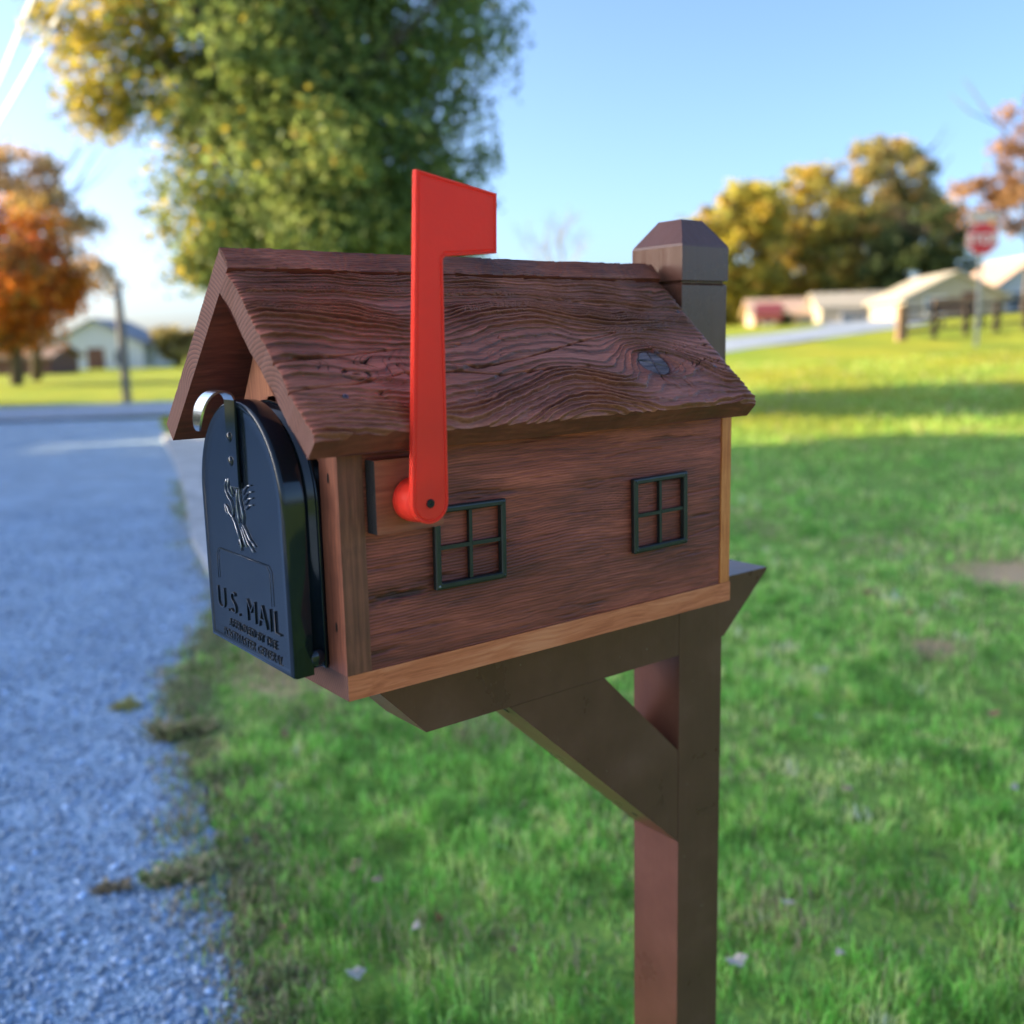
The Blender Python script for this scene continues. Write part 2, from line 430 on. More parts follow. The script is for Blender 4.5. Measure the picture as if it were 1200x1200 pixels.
TH = math.atan2(.4057 - .2577, .1154 + .0477)
def board_matrix(org, vdir):
    x = Vector((1, 0, 0)); y = Vector((0, vdir[0], vdir[1])).normalized(); z = x.cross(y)
    m = Matrix((x, y, z)).transposed().to_4x4(); m.translation = org
    return m

LROOF = .587; O = .0443; TR = .026
# near slope: local y runs DOWN the slope, and x cross y must point outwards; mirror the far one
def jit_near(X, Y):
    e = ss((Y - .19) / .03)
    Y = Y + e * (.0022 * fbm(X * 11, X * 0, 131, 3) + .0006 * fbm(X * 90, X * 0, 133, 2))
    eu = ss((X - .55) / .037); el = ss((.04 - X) / .04)
    X = X + (eu + el) * (.0022 * fbm(Y * 45, Y * 0, 135, 3))
    return X, Y
# x along +local x, y down slope => normal x × y : (1,0,0)x(0,-c,-s) = (0, s, -c): inwards, so flip with x reversed
def board(name, org, down, length, v1, hfun, jit, nu, nv):
    d = Vector((0, down[0], down[1])).normalized()
    x = Vector((1, 0, 0)); n = x.cross(d)
    if n.z < 0: x = -x; n = -n
    flip = x.x < 0
    f = (lambda u, v: hfun(length - u, v)) if flip else hfun
    jj = None
    if jit:
        jj = (lambda X, Y: (lambda a: (length - a[0], a[1]))(jit(length - X, Y))) if flip else jit
    o = grid_slab(name, 0, length, 0, v1, nu, nv, f, TR, [M['roof'], M['roof_side'], M['roof_end']], mail, jj)
    m = Matrix((x, d, n)).transposed().to_4x4()
    m.translation = (org[0] + (length if flip else 0), org[1], org[2])
    o.matrix_local = m
    return o
near = board('roof_board', (-O, .1154, .4057), (-.1631, -.1480), LROOF, .2200, roof_relief, jit_near, 900, 500)

def roof2(u, v):
    vv = v + .006 * fbm(u * 8, v * 12, 203, 3) + .0015 * fbm(u * 50, v * 60, 205, 3)
    phi = vv * 190; s = phi - np.floor(phi)
    h = .0011 * np.where(s < .78, (s / .78) ** 1.4, 1 - ss((s - .78) / .22))
    h = h + .0005 * fbm(u * 60, v * 300, 207, 3) - .002 * np.exp(-np.minimum(u, .59 - u) / .002) + .0022 * fbm(u * 7, v * 3, 209, 3)
    t = .95 + .4 * fbm(u * 10, v * 20, 211, 3)
    return h, np.clip(np.stack([t, t, t], -1), .2, 3)
far = board('roof_board', (-O, .1307, .4276), (.1865, -.1753), LROOF - .002, .256, roof2, None, 240, 100)

# the sawn top edge of the far board is the strip seen along the ridge: lay a relief cap strip on it
def ridge_relief(u, v):
    phi = (v * 1.0 + u * .06 + .004 * fbm(u * 14, v * 20, 303, 3)) * 330 + 1.2 * fbm(u * 20, v * 30, 304, 2)
    s = phi - np.floor(phi)
    h = .0019 * np.where(s < .75, s / .75, 1 - ss((s - .75) / .25))
    h = h + .0018 * fbm(u * 14, v * 8, 305, 3) - .0016 * np.exp(-np.minimum(v, .0265 - v) / .0022)
    h = h - .002 * np.exp(-(np.clip((v - .021) / .006, 0, 9) - 1) ** 2 * 3) * (fbm(u * 30, v * 0, 309, 3) > .02)
    t = 1.0 + .6 * fbm(u * 13, v * 30, 307, 3) - .5 * np.exp(-((s - .88) / .12) ** 2)
    col = np.stack([t, t, t], -1)
    g = np.exp(-((u - .335) / .045) ** 2)[..., None] * np.clip(.8 + fbm(u * 20, v * 60, 311, 3), 0, 1.2)[..., None]
    col = col * (1 - g * np.array([.5, .2, -.15])) * (1 + .35 * ss((u - .38) / .02)[..., None] * ss((.50 - u) / .05)[..., None] * np.array([.6, .2, -.1]))
    return h, np.clip(col, .15, 3)
rs = board('ridge_edge', (-O + .0005, .1307 - .0010, .4276 + .0016), (-.0187, -.0200), LROOF - .003, .0265, ridge_relief, None, 520, 26)
# ridge strip is only a few millimetres thick skin of that same sawn edge
for v_ in rs.data.vertices:
    if v_.co.z < -.01: v_.co.z = -.004

def screw(parent, u, v):
    bm = bmesh.new()
    bmesh.ops.create_cone(bm, cap_ends=True, segments=20, radius1=.0030, radius2=.0026, depth=.0016)
    for a in (0, math.pi / 2):
        bx = bmesh.new()
    o = frombm('screw', bm, M['screw'], parent)
    return o
for (a, b) in ((.056, .054), (.050, .173), (.575, .058), (.559, .160)):
    o = screw(near, a, b); o.location = (LROOF - a, b, -.0004)
    bm = bmesh.new()
    box(bm, (-.0019, -.00035, .0007), (.0019, .00035, .00095)); box(bm, (-.00035, -.0019, .0007), (.00035, .0019, .00096))
    k = bmesh.new(); k.free()
    c = frombm('cross_slot', bm, M['bscrew'])
    c.location = o.location; c.parent = near

# walls
def wall_relief(u, v):
    vv = v + .005 * fbm(u * 5, v * 9, 403, 3) + .0012 * fbm(u * 35, v * 60, 405, 3)
    vv = vv + .010 * np.exp(-((u - .28) / .1) ** 2 - ((v - .12) / .04) ** 2)
    phi = vv * (330 + 120 * fbm(u * 1.0, v * 14, 406, 2) * 0); s = phi - np.floor(phi)
    am = .0009 * np.clip(.6 + 1.4 * fbm(u * 5, v * 22, 407, 3), .1, 1.5)
    h = am * np.where(s < .75, s / .75, 1 - ss((s - .75) / .25)) + .0003 * fbm(u * 40, v * 380, 409, 3)
    c1 = fbm(u * 14, v * 150, 411, 4)
    scar = np.clip(c1 - .33, 0, .3) / .3
    h = h - .0012 * scar
    torn = np.exp(-(((u - .03) / .055) ** 2 + ((v - .165) / .009) ** 2)) * np.clip(.6 + 2.2 * fbm(u * 40, v * 170, 413, 3), 0, 1.3)
    h = h - .0022 * torn
    for pts in ([(.0, .135), (.05, .1345), (.11, .132), (.17, .131)], [(.38, .118), (.44, .112), (.505, .109)], [(.31, .0545), (.36, .051), (.40, .0525)], [(.42, .168), (.505, .158)]):
        d = seg_dist(u, v + .0012 * fbm(u * 40, v * 3, 415, 3), pts); h = h - .0012 * np.exp(-(d / .0008) ** 2)
    t = 1.0 + .25 * (s - .5) - .62 * np.exp(-((s - .9) / .14) ** 2) * np.clip(.6 + 1.5 * fbm(u * 4, v * 20, 419, 3), 0, 1) + .6 * fbm(u * 5, v * 22, 417, 4) + .2 * fbm(u * 2, v * 60, 418, 2)
    t = t * (1 - .75 * np.clip(torn, 0, 1)) * (1 - .5 * scar)
    col = np.stack([t, t, t], -1) * (1 + .6 * np.clip(fbm(u * 6, v * 9, 421, 3), 0, 1)[..., None] * np.array([.5, .25, .0]))
    return h, np.clip(col, .12, 3)
WL = .5065
def wallboard(name, y, outward):
    f = wall_relief
    o = grid_slab(name, 0, WL, 0, .235, 640, 300, f if outward < 0 else (lambda u, v: wall_relief(WL - u, v)), .016, [M['wall'], M['roof_side'], M['roof_side']], mail)
    if outward < 0:   # local x along +x, y down, z -> -y
        m = Matrix(((-1, 0, 0), (0, 0, -1), (0, -1, 0))).transposed()
        m = Matrix(((1, 0, 0), (0, 0, -1), (0, 1, 0)))
    return o
# near wall: x->+x, y->-z, z->-y : right handed? x × y = (1,0,0)x(0,0,-1) = (0,1,0) -> that is +y, so run it reversed
def wall_near():
    o = grid_slab('wall', 0, WL, 0, .233, 640, 300, lambda u, v: wall_relief(WL - u, v), .016, [M['wall'], M['roof_side'], M['roof_side']], mail)
    m = Matrix(((-1, 0, 0), (0, 0, -1), (0, -1, 0))).transposed().to_4x4()   # columns: x->-x, y->-z, z->-y
    m.translation = (.0263 + WL, .0018, TB + .2335)
    o.matrix_local = m
wall_near()
bm = bmesh.new(); box(bm, (.0263, W - .018, TB + .0005), (.533, W - .0015, .255)); frombm('wall', bm, M['wall'], mail, bevel=.001)
# corner trim / front stiles
for s_ in (0, 1):
    bm = bmesh.new()
    y0, y1 = (-.0012, .0345) if s_ == 0 else (W - .0345, W + .0012)
    # stile front leaf and side leaf in one board with a shallow joint line
    box(bm, (-.0008, y0, TB + .0006), (.0255, y1, .2505))
    frombm('corner_trim', bm, M['trim'], mail, bevel=.0010)
# gable panel over the metal box (arched opening)
bm = bmesh.new()
arc = [(YM + .1015 * math.cos(t), .184 + .1015 * math.sin(t)) for t in np.linspace(0, math.pi, 25)]
prof_y = [(W - .036, .235)] + [(W - .036, .236)]
outer = [(.0355, .240)] + [(.0355, .2475)] + [(YM - .005, .385)] + [(YM + .005, .385)] + [(W - .0355, .2475)] + [(W - .0355, .240)]
pts = outer + [q for q in arc if True]
a = [bm.verts.new((.0035, q[0], q[1])) for q in pts]; b = [bm.verts.new((.019, q[0], q[1])) for q in pts]
bm.faces.new(a); bm.faces.new(b[::-1])
for i in range(len(pts)):
    j = (i + 1) % len(pts); bm.faces.new([a[i], b[i], b[j], a[j]])
bmesh.ops.triangulate(bm, faces=[f for f in bm.faces if len(f.verts) > 4])
frombm('gable_panel', bm, M['gable'], mail)
# back panel with its orange sawn edge
bm = bmesh.new()
pts = [(0, TB + .0004), (W, TB + .0004), (W, .262), (YM + .005, .385), (YM - .005, .385), (0, .234)]
pts = [(0, TB + .0004), (W, TB + .0004), (W, .252), (YM + .004, .384), (YM - .004, .384), (0, .252)]
a = [bm.verts.new((.5335, q[0], q[1])) for q in pts]; b = [bm.verts.new((.5505, q[0], q[1])) for q in pts]
bm.faces.new(a); bm.faces.new(b[::-1])
for i in range(len(pts)):
    j = (i + 1) % len(pts); bm.faces.new([a[i], b[i], b[j], a[j]])
frombm('back_panel', bm, M['cedar'], mail, bevel=.0008)
# nail dents on the stile
for (y, z) in ((.017, .213), (.016, .070)):
    bm = bmesh.new()
    loft(bm, [[(-.0011, y + rr * .55 * math.cos(t) , z + rr * math.sin(t) * 1.5 + .0008 * math.sin(3 * t)) for t in np.linspace(0, 2 * math.pi, 14, endpoint=False)] for rr in (.0032,)] + [[(-.0006, y + .0035 * .55 * math.cos(t), z + .0055 * math.sin(t)) for t in np.linspace(0, 2 * math.pi, 14, endpoint=False)]])
    frombm('nail', bm, M['bscrew'], mail)

# metal box and door
def arch(y0, y1, z0, zs, ins=0.0, n=28):
    r0 = (y1 - y0) / 2; c = (y0 + y1) / 2
    pts = [(y0 + ins, z0 + ins), (y0 + ins, zs)]
    pts += [(c - (r0 - ins) * math.cos(t), zs + (r0 - ins) * math.sin(t)) for t in np.linspace(0, math.pi, n)[1:-1]]
    pts += [(y1 - ins, zs), (y1 - ins, z0 + ins)]
    return pts
Y0, Y1, Z0, ZS = .0322, .2322, .0228, .1835
bm = bmesh.new()
rings = []
for x, ins in ((-.030, .0035), (-.006, .0035), (-.0055, .0015), (-.0025, .0015), (-.002, .0035), (.36, .0035)):
    rings.append([(x, q[0], q[1]) for q in arch(Y0, Y1, Z0 + .002, ZS, ins)])
loft(bm, rings)
bodyo = frombm('metal_box', bm, M['black'], mail, bevel=.0006)
for f in bodyo.data.polygons: f.use_smooth = abs(f.normal.x) < .5
bm = bmesh.new()
rings = []
for x, ins in ((-.0185, .0), (-.036, -.0004), (-.0392, .0004), (-.0410, .0022), (-.0412, .0042), (-.0400, .0066), (-.0396, .0085)):
    rings.append([(x, q[0], q[1]) for q in arch(Y0, Y1, Z0, ZS, ins)])
# slightly domed face
for k, ins in enumerate((.03, .06, .09)):
    rings.append([(-.0396 + .0003 * (k + 1), YM + (q[0] - YM) * (1 - ins * 9 * .1), .15 + (q[1] - .15) * (1 - ins * 9 * .1)) for q in arch(Y0, Y1, Z0, ZS, .0085)])
loft(bm, rings, cap0=False)
door = frombm('mailbox_door', bm, M['black'], mail, smooth=True)
DX = -.0396

# embossed work on the door
def emb(name, polys, rad=.0010, mat='black', seg=6):
    bm = bmesh.new()
    for pl in polys:
        tube(bm, [(DX - .0003, y, z) for y, z in pl], rad, seg)
    return frombm(name, bm, M[mat], door, smooth=True)
# eagle with raised wings: (a, b) with a to the viewer's right
E_ = lambda a, b: (.137 - a * 1.2, .172 + b * 1.02)
eagle = [
    [(-.022, .030), (-.027, .024), (-.026, .018), (-.022, .012), (-.016, .008), (-.013, .000), (-.015, -.008)],
    [(-.018, .031), (-.021, .024), (-.019, .018), (-.013, .013)], [(-.012, .028), (-.014, .022), (-.010, .016)],
    [(-.030, .003), (-.025, .001), (-.022, -.004), (-.015, -.008), (-.010, -.014), (-.006, -.022), (-.002, -.028)],
    [(-.030, .003), (-.028, -.004), (-.023, -.006)],
    [(.000, .022), (-.003, .014), (-.004, .004), (-.003, -.006), (.000, -.012)],
    [(.006, .030), (.003, .022), (.003, .012), (.006, .004), (.008, -.004), (.006, -.012)],
    [(.010, .018), (.015, .024), (.021, .028), (.027, .029)], [(.012, .013), (.018, .020), (.024, .022), (.029, .023)],
    [(.013, .008), (.020, .015), (.029, .017)], [(.014, .004), (.022, .009), (.028, .010)],
    [(.006, -.012), (.012, -.018), (.018, -.025), (.024, -.028)], [(.004, -.015), (.009, -.022), (.015, -.030), (.021, -.034)],
    [(.002, -.018), (.006, -.026), (.011, -.034)], [(-.002, -.028), (-.005, -.034)], [(-.002, -.028), (.001, -.036)], [(-.002, -.028), (-.001, -.040)],
    [(.021, -.034), (.024, -.037)], [(.024, -.028), (.028, -.031)]]
emb('eagle_emblem', [[E_(a, b) for a, b in pl] for pl in eagle], .0008, 'emblem_glint')
rc = []
for (ya, za, yb, zb) in ((.198, .1255, .078, .1255), (.078, .1255, .072, .1195), (.072, .1195, .072, .086), (.204, .1195, .204, .092), (.198, .1255, .204, .1195)):
    rc.append([(ya, za), (yb, zb)])
emb('embossed_panel', rc, .0004)
def tomesh(o, m):
    dg = bpy.context.evaluated_depsgraph_get()
    me = bpy.data.meshes.new_from_object(o.evaluated_get(dg)); par = o.parent
    bpy.data.objects.remove(o)
    n = bpy.data.objects.new('lettering', me); COL.objects.link(n); n.parent = par; n.matrix_local = m
    return n
def text(s, y, z, size, ext=.0010, sx=1.0):
    cu = bpy.data.curves.new('lettering', 'FONT'); cu.body = s; cu.size = size; cu.align_x = 'CENTER'
    cu.extrude = ext; cu.bevel_depth = .0002; cu.bevel_resolution = 1; cu.space_character = 1.12; cu.offset = -.0009 if size > .02 else -.00035
    o = bpy.data.objects.new('lettering', cu); COL.objects.link(o); cu.materials.append(M['black'])
    o.parent = door
    m = Matrix(((0, -1, 0), (0, 0, 1), (-1, 0, 0))).transposed().to_4x4()
    m = m @ Matrix.Diagonal((sx, 1, 1, 1)); m.translation = (DX, y, z)
    return tomesh(o, m)
text('U.S. MAIL', .134, .059, .0355, .0006, sx=.98)
text('APPROVED BY THE', .126, .0435, .0125, .0005)
text('POSTMASTER GENERAL', .128, .0300, .0125, .0005)
# latch strip and its curled tab
bm = bmesh.new()
sec = [(-.0404, .196), (-.0425, .198), (-.0428, .230), (-.0424, .262), (-.0420, .284), (-.0450, .2905), (-.054, .2935), (-.064, .2905), (-.0715, .2815), (-.0755, .270), (-.0765, .260), (-.0755, .256)]
wd = [.008, .0105, .0115, .012, .0125, .0125, .0125, .0125, .012, .011, .008, .004]
YS = .135
def chaikin(P):
    P = [np.array(q, float) for q in P]; o = [P[0]]
    for a_, b_ in zip(P[:-1], P[1:]): o += [a_ * .75 + b_ * .25, a_ * .25 + b_ * .75]
    return o + [P[-1]]
hook = chaikin(chaikin([(q[0], q[1], w_) for q, w_ in zip(sec[4:], wd[4:])]))
NS = 5
wd = wd[:4] + [q[2] for q in hook]; sec = sec[:4] + [(q[0], q[1]) for q in hook]
rings = []
for k, (x, z) in enumerate(sec):
    w_ = wd[k]; x2, z2 = sec[min(k + 1, len(sec) - 1)]; x1, z1 = sec[max(k - 1, 0)]
    d = Vector((x2 - x1, z2 - z1)).normalized(); nx, nz = -d.y, d.x
    t = .0011
    rings.append([(x + nx * t, YS - w_, z + nz * t), (x + nx * t, YS + w_, z + nz * t), (x - nx * t, YS + w_, z - nz * t), (x - nx * t, YS - w_, z - nz * t)])
loft(bm, rings[:6])
frombm('latch_strip', bm, M['black'], door, bevel=.0006)
bm = bmesh.new(); loft(bm, rings[5:])
o = frombm('latch_tab', bm, M['silver'], door, bevel=.0007, seg=2)
for z in (.247, .223):
    bm = bmesh.new(); bmesh.ops.create_uvsphere(bm, u_segments=16, v_segments=8, radius=.0042)
    for v_ in bm.verts: v_.co = Vector((-.0436 + v_.co.x * .7, .139 + v_.co.y, z + v_.co.z * 1.25))
    frombm('rivet', bm, M['black'], door, smooth=True)
bm = bmesh.new(); bmesh.ops.create_uvsphere(bm, u_segments=20, v_segments=10, radius=.0085)
for v_ in bm.verts: v_.co = Vector((-.0135 + v_.co.x, .0345 + v_.co.y * .55, .0385 + v_.co.z))
frombm('hinge_rivet', bm, M['black'], mail, smooth=True)

# flag block
bm = bmesh.new()
fs = box(bm, (.0295, -.0165, .1595), (.104, .0008, .229))
fs[5].material_index = 1
frombm('flag_block', bm, [M['block'], M['darkwood']], mail, bevel=.0009)

# flag
flag_pts = [(.0652, .4840), (.1530, .4696), (.1514, .4158), (.0935, .4112), (.0908, .4085), (.0881, .1900)]
cx_, cz_ = .0680, .1898; rr_ = .0200
for t in np.linspace(0, -math.pi, 15)[1:]: flag_pts.append((cx_ + rr_ * math.cos(t), cz_ + rr_ * math.sin(t)))
def inset(pts, d):
    n = len(pts); out = []
    for i in range(n):
        p0 = Vector(pts[i - 1]); p1 = Vector(pts[i]); p2 = Vector(pts[(i + 1) % n])
        e1 = (p1 - p0).normalized(); e2 = (p2 - p1).normalized()
        n1 = Vector((e1.y, -e1.x)); n2 = Vector((e2.y, -e2.x))
        b = (n1 + n2); b = b / max(.25, (1 + n1.dot(n2)))
        q = p1 + b * d; out.append((q.x, q.y))
    return out
bm = bmesh.new()
YF = -.0500
rings = [[(q[0], y, q[1]) for q in inset(flag_pts, d)] for y, d in ((YF + .0065, .0005), (YF + .006, 0), (YF + .0006, 0), (YF, .0006), (YF, .0020), (YF + .0011, .0027), (YF + .0011, .0034), (YF + .0003, .0042))]
loft(bm, rings)
flag = frombm('flag', bm, M['red'], mail)
bm = bmesh.new()
lathe_y(bm, .0672, .1900, [(-.0166, .0195), (-.0180, .0208), (-.0215, .0212), (-.0225, .0206), (-.0235, .0211), (-.030, .0208), (-.038, .0198), (YF + .0064, .0188)], 48)
hub = frombm('flag_hub', bm, M['red'], flag, smooth=True)
bm = bmesh.new()
lathe_y(bm, .0676, .1890, [(YF + .001, .0042), (YF - .0008, .0041), (YF - .0014, .0034), (YF - .0014, .0016), (YF - .0004, .0006)], 24)
frombm('screw', bm, M['bscrew'], flag)

# little plastic windows
def window(x0, x1, z0, z1, tilt):
    t = tag(empty('window_frame', ((x0 + x1) / 2, -.0008, (z0 + z1) / 2)), None)
    t.parent = mail
    w2, h2 = (x1 - x0) / 2, (z1 - z0) / 2
    b = .0072
    bm = bmesh.new()
    out = [(-w2, -h2), (w2, -h2), (w2, h2), (-w2, h2)]
    rings = []
    for y, d in ((.001, 0), (-.0042, 0), (-.0058, .0012), (-.0058, b - .0016), (-.0045, b - .0004), (.001, b)):
        rings.append([(q[0] - math.copysign(d, q[0]), y, q[1] - math.copysign(d, q[1])) for q in out])
    loft(bm, rings + [rings[0]], False, False)
    bmesh.ops.remove_doubles(bm, verts=bm.verts, dist=1e-6)
    me = frombm('window_frame', bm, M['blackplastic'], None, bevel=.0012, seg=2, angle=50)
    return me, t, w2, h2, b
for (x0, x1, z0, z1, tl) in ((.1005, .1890, .0915, .1755, .6), (.3752, .4655, .0880, .1760, -.6)):
    me, t, w2, h2, b = window(x0, x1, z0, z1, tl)
    bpy.data.objects.remove(t)
    me.location = ((x0 + x1) / 2, -.0008, (z0 + z1) / 2); me.rotation_euler = (0, R(tl), 0); me.parent = mail
    bm = bmesh.new()
    m_ = .0020
    box(bm, (-m_, -.0032, -h2 + b - .0003), (m_, .0008, h2 - b + .0003))
    box(bm, (-w2 + b - .0003, -.0035, -m_), (-m_ + .0001, .0007, m_)); box(bm, (m_ - .0001, -.0035, -m_), (w2 - b + .0003, .0007, m_))
    frombm('glazing_bars', bm, M['blackplastic'], me, bevel=.0006)
    for (sx, sz) in ((-1, -1), (1, -1), (-1, 1), (1, 1)):
        bm = bmesh.new(); bmesh.ops.create_uvsphere(bm, u_segments=12, v_segments=6, radius=.0017)
        for v_ in bm.verts: v_.co = Vector((sx * (w2 - .0036) + v_.co.x, -.0056 + v_.co.y * .5, sz * (h2 - .0036) + v_.co.z))
        frombm('pin', bm, M['screw'] if (sx, sz) == (-1, -1) and x0 < .2 else M['blackplastic'], me, smooth=True)

# ------------------------------------------------------------------ mailbox post
post = tag(empty('mailbox_post', (BX, BY, BZ), ROTZ), 'brown painted wooden post with bracket arm and diagonal brace carrying the house shaped mailbox', 'post')
ex = Vector((math.sin(A), math.cos(A), 0)); ey = Vector((-math.cos(A), math.sin(A), 0))
px, py, PW = .5545, .0877, .0875
origin = Vector((BX, BY, BZ)) + ex * (px + PW / 2) + ey * (py + PW / 2); origin.z = 0
post.location = origin
off = Vector((-(px + PW / 2), -(py + PW / 2), BZ))
def shift(bm):
    for v_ in bm.verts: v_.co += off
zt = .454
def sq(z, d):
    return [(px + d, py + d, z), (px + PW - d, py + d, z), (px + PW - d, py + PW - d, z), (px + d, py + PW - d, z)]
bm = bmesh.new()
lev = [(-BZ - .3, 0), (-.5, 0), (.401, 0), (.4018, .0008), (.404, .0035), (.406, .0034), (.4072, -.0012), (.450, -.0012), (.4535, 0), (.485, .0225), (.4865, .0235)]
loft(bm, [sq(z, d) for z, d in lev]); shift(bm)
frombm('post', bm, M['post'], post, bevel=.0013, angle=30)
bm = bmesh.new()
e = .0004
prism(bm, [(.0495, -.0012), (.1410, -.0960), (px - e, -.0960), (px - e, -.0012)], py + e, py + PW - e)
prism(bm, [(px + PW + e, -.0012), (.742, -.0012), (.7405, -.0055), (.647, -.0870), (px + PW + e, -.0870)], py + e, py + PW - e)
shift(bm); frombm('arm', bm, M['post'], post, bevel=.0014)
bm = bmesh.new()
prism(bm, [(.2590, -.0965), (px - e, -.3715), (px - e, -.2345), (.4150, -.0965)], py + .0006, py + PW - .0006)
shift(bm); br = frombm('brace', bm, M['post'], post, bevel=.0012)
for (t, w_) in ((.06, .03), (.86, .045)):
    x = .2590 + (px - .2590) * t; z = -.0965 + (-.3715 + .0965) * t
    bm = bmesh.new()
    bmesh.ops.create_cone(bm, cap_ends=True, segments=16, radius1=.0055, radius2=.0045, depth=.002)
    n = Vector((-.69, 0, -.724)).normalized()
    m_ = n.to_track_quat('Z', 'Y').to_matrix().to_4x4(); m_.translation = Vector((x, py + w_, z)) + off
    bm.transform(m_)
    frombm('bolt', bm, M['bscrew'], br)

# ------------------------------------------------------------------ terrain
def hz(x, y):
    x = np.asarray(x, float); y = np.asarray(y, float)
    m = ss((x + 4) / 12)
    h = m * (1.22 * ss((y - 6) / 30) + .012 * np.maximum(y - 34, 0) * ss((400 - y) / 200)) + .035 * np.clip(x - 8, 0, 60) * ss((y - 8) / 28)
    return h
def hzn(x, y):
    return hz(x, y) + .05 * fbm(np.asarray(x, float) * .35, np.asarray(y, float) * .35, 501, 3) * ss((np.asarray(y, float) - 2.5) / 5)

# edge of the lawn against the gravel: x of the edge as a function of y
EDY = np.array([-6, 0, 1.2, 1.88, 2.15, 2.46, 2.86, 3.4, 4.06, 4.82, 5.5, 7.0, 9.5, 15.5, 18.0, 20.5])
EDX = np.array([-.35, -.35, -.42, -.58, -.69, -.80, -.95, -1.20, -1.44, -1.54, -1.64, -2.2, -3.1, -5.3, -6.3, -7.2])
def edge_x(y):
    y = np.asarray(y, float)
    return np.interp(y, EDY, EDX) + (.035 * fbm(y * 4.0, y * 0, 511, 5) + .03 * fbm(y * 19, y * 0, 513, 3)) * ss((6 - y) / 2)

# the ground is one polar-ish grid: fine near, coarse far
def sheet(name, xs, ys, zf, mat, mask=None, lift=0.0):
    XX, YY = np.meshgrid(xs, ys); ZZ = zf(XX, YY) + lift
    v = np.stack([XX.ravel(), YY.ravel(), ZZ.ravel()], 1)
    idx = np.arange(XX.size).reshape(XX.shape)
    q = np.stack([idx[:-1, :-1], idx[:-1, 1:], idx[1:, 1:], idx[1:, :-1]], -1).reshape(-1, 4)
    if mask is not None:
        mk = mask(XX, YY); q = q[mk.ravel()[q].any(1)]
    return mesh_np(name, v, q, mat, None, smooth=True)

def lawnmat():
    m, nt, b = newmat('lawn_ground')
    tc = N(nt, 'ShaderNodeTexCoord')
    n1 = N(nt, 'ShaderNodeTexNoise', i_Scale=.6, i_Detail=6.0, i_Roughness=.6); L(nt, tc.outputs['Object'], n1.inputs['Vector'])
    n2 = N(nt, 'ShaderNodeTexNoise', i_Scale=9.0, i_Detail=6.0, i_Roughness=.7); L(nt, tc.outputs['Object'], n2.inputs['Vector'])
    r1 = ramp(nt, n2.outputs['Fac'], [(.25, (.14, .16, .05)), (.5, (.22, .37, .06)), (.78, (.36, .52, .11))])
    r2 = ramp(nt, n1.outputs['Fac'], [(.56, (0, 0, 0)), (.70, (1, 1, 1))])
    mx = N(nt, 'ShaderNodeMix', data_type='RGBA'); mx.inputs['B'].default_value = (.20, .19, .055, 1)
    f = N(nt, 'ShaderNodeMath', operation='MULTIPLY'); f.inputs[1].default_value = .35
    L(nt, r2.outputs['Color'], f.inputs[0]); L(nt, f.outputs[0], mx.inputs['Factor']); L(nt, r1.outputs['Color'], mx.inputs['A'])
    sp = N(nt, 'ShaderNodeSeparateXYZ'); L(nt, tc.outputs['Object'], sp.inputs['Vector'])
    mr = N(nt, 'ShaderNodeMapRange', interpolation_type='SMOOTHSTEP'); mr.inputs['From Min'].default_value = 9; mr.inputs['From Max'].default_value = 16; mr.inputs['To Max'].default_value = .75
    L(nt, sp.outputs['Y'], mr.inputs['Value'])
    my = N(nt, 'ShaderNodeMix', data_type='RGBA'); L(nt, mr.outputs['Result'], my.inputs['Factor']); L(nt, mx.outputs['Result'], my.inputs['A'])
    r3 = ramp(nt, n1.outputs['Fac'], [(.35, (.20, .30, .02)), (.6, (.40, .38, .02))]); L(nt, r3.outputs['Color'], my.inputs['B'])  # yellow of the sunlit band painted into the far ground colour
    out = my.outputs['Result']
    for (qx, qy, rad) in ((3.02, 5.6, .42), (1.9, 4.3, .13), (-.95, 4.15, .28), (.35, 3.0, .10)):
        dv = N(nt, 'ShaderNodeVectorMath', operation='DISTANCE')
        nv = N(nt, 'ShaderNodeVectorMath', operation='MULTIPLY_ADD'); nv.inputs[1].default_value = (.5, .5, 0)
        cmb = N(nt, 'ShaderNodeCombineXYZ'); L(nt, sp.outputs['X'], cmb.inputs['X']); L(nt, sp.outputs['Y'], cmb.inputs['Y'])
        L(nt, n2.outputs['Color'], nv.inputs[0]); L(nt, cmb.outputs['Vector'], nv.inputs[2])
        L(nt, nv.outputs['Vector'], dv.inputs[0]); dv.inputs[1].default_value = (qx + .25, qy + .25, 0)
        rm = ramp(nt, dv.outputs['Value'], [(rad * .6, (1, 1, 1)), (rad * 1.25, (0, 0, 0))])
        ms = N(nt, 'ShaderNodeMix', data_type='RGBA'); ms.inputs['B'].default_value = (.66, .45, .24, 1)
        L(nt, rm.outputs['Color'], ms.inputs['Factor']); L(nt, out, ms.inputs['A']); out = ms.outputs['Result']
    L(nt, out, b.inputs['Base Color']); b.inputs['Roughness'].default_value = .85
    b.inputs['Specular IOR Level'].default_value = .15
    bp = N(nt, 'ShaderNodeBump', i_Strength=.9, i_Distance=.05)
    n3 = N(nt, 'ShaderNodeTexNoise', i_Scale=30.0, i_Detail=5.0); L(nt, tc.outputs['Object'], n3.inputs['Vector'])
    L(nt, n3.outputs['Fac'], bp.inputs['Height']); L(nt, bp.outputs['Normal'], b.inputs['Normal'])
    return m
M['lawn'] = lawnmat()

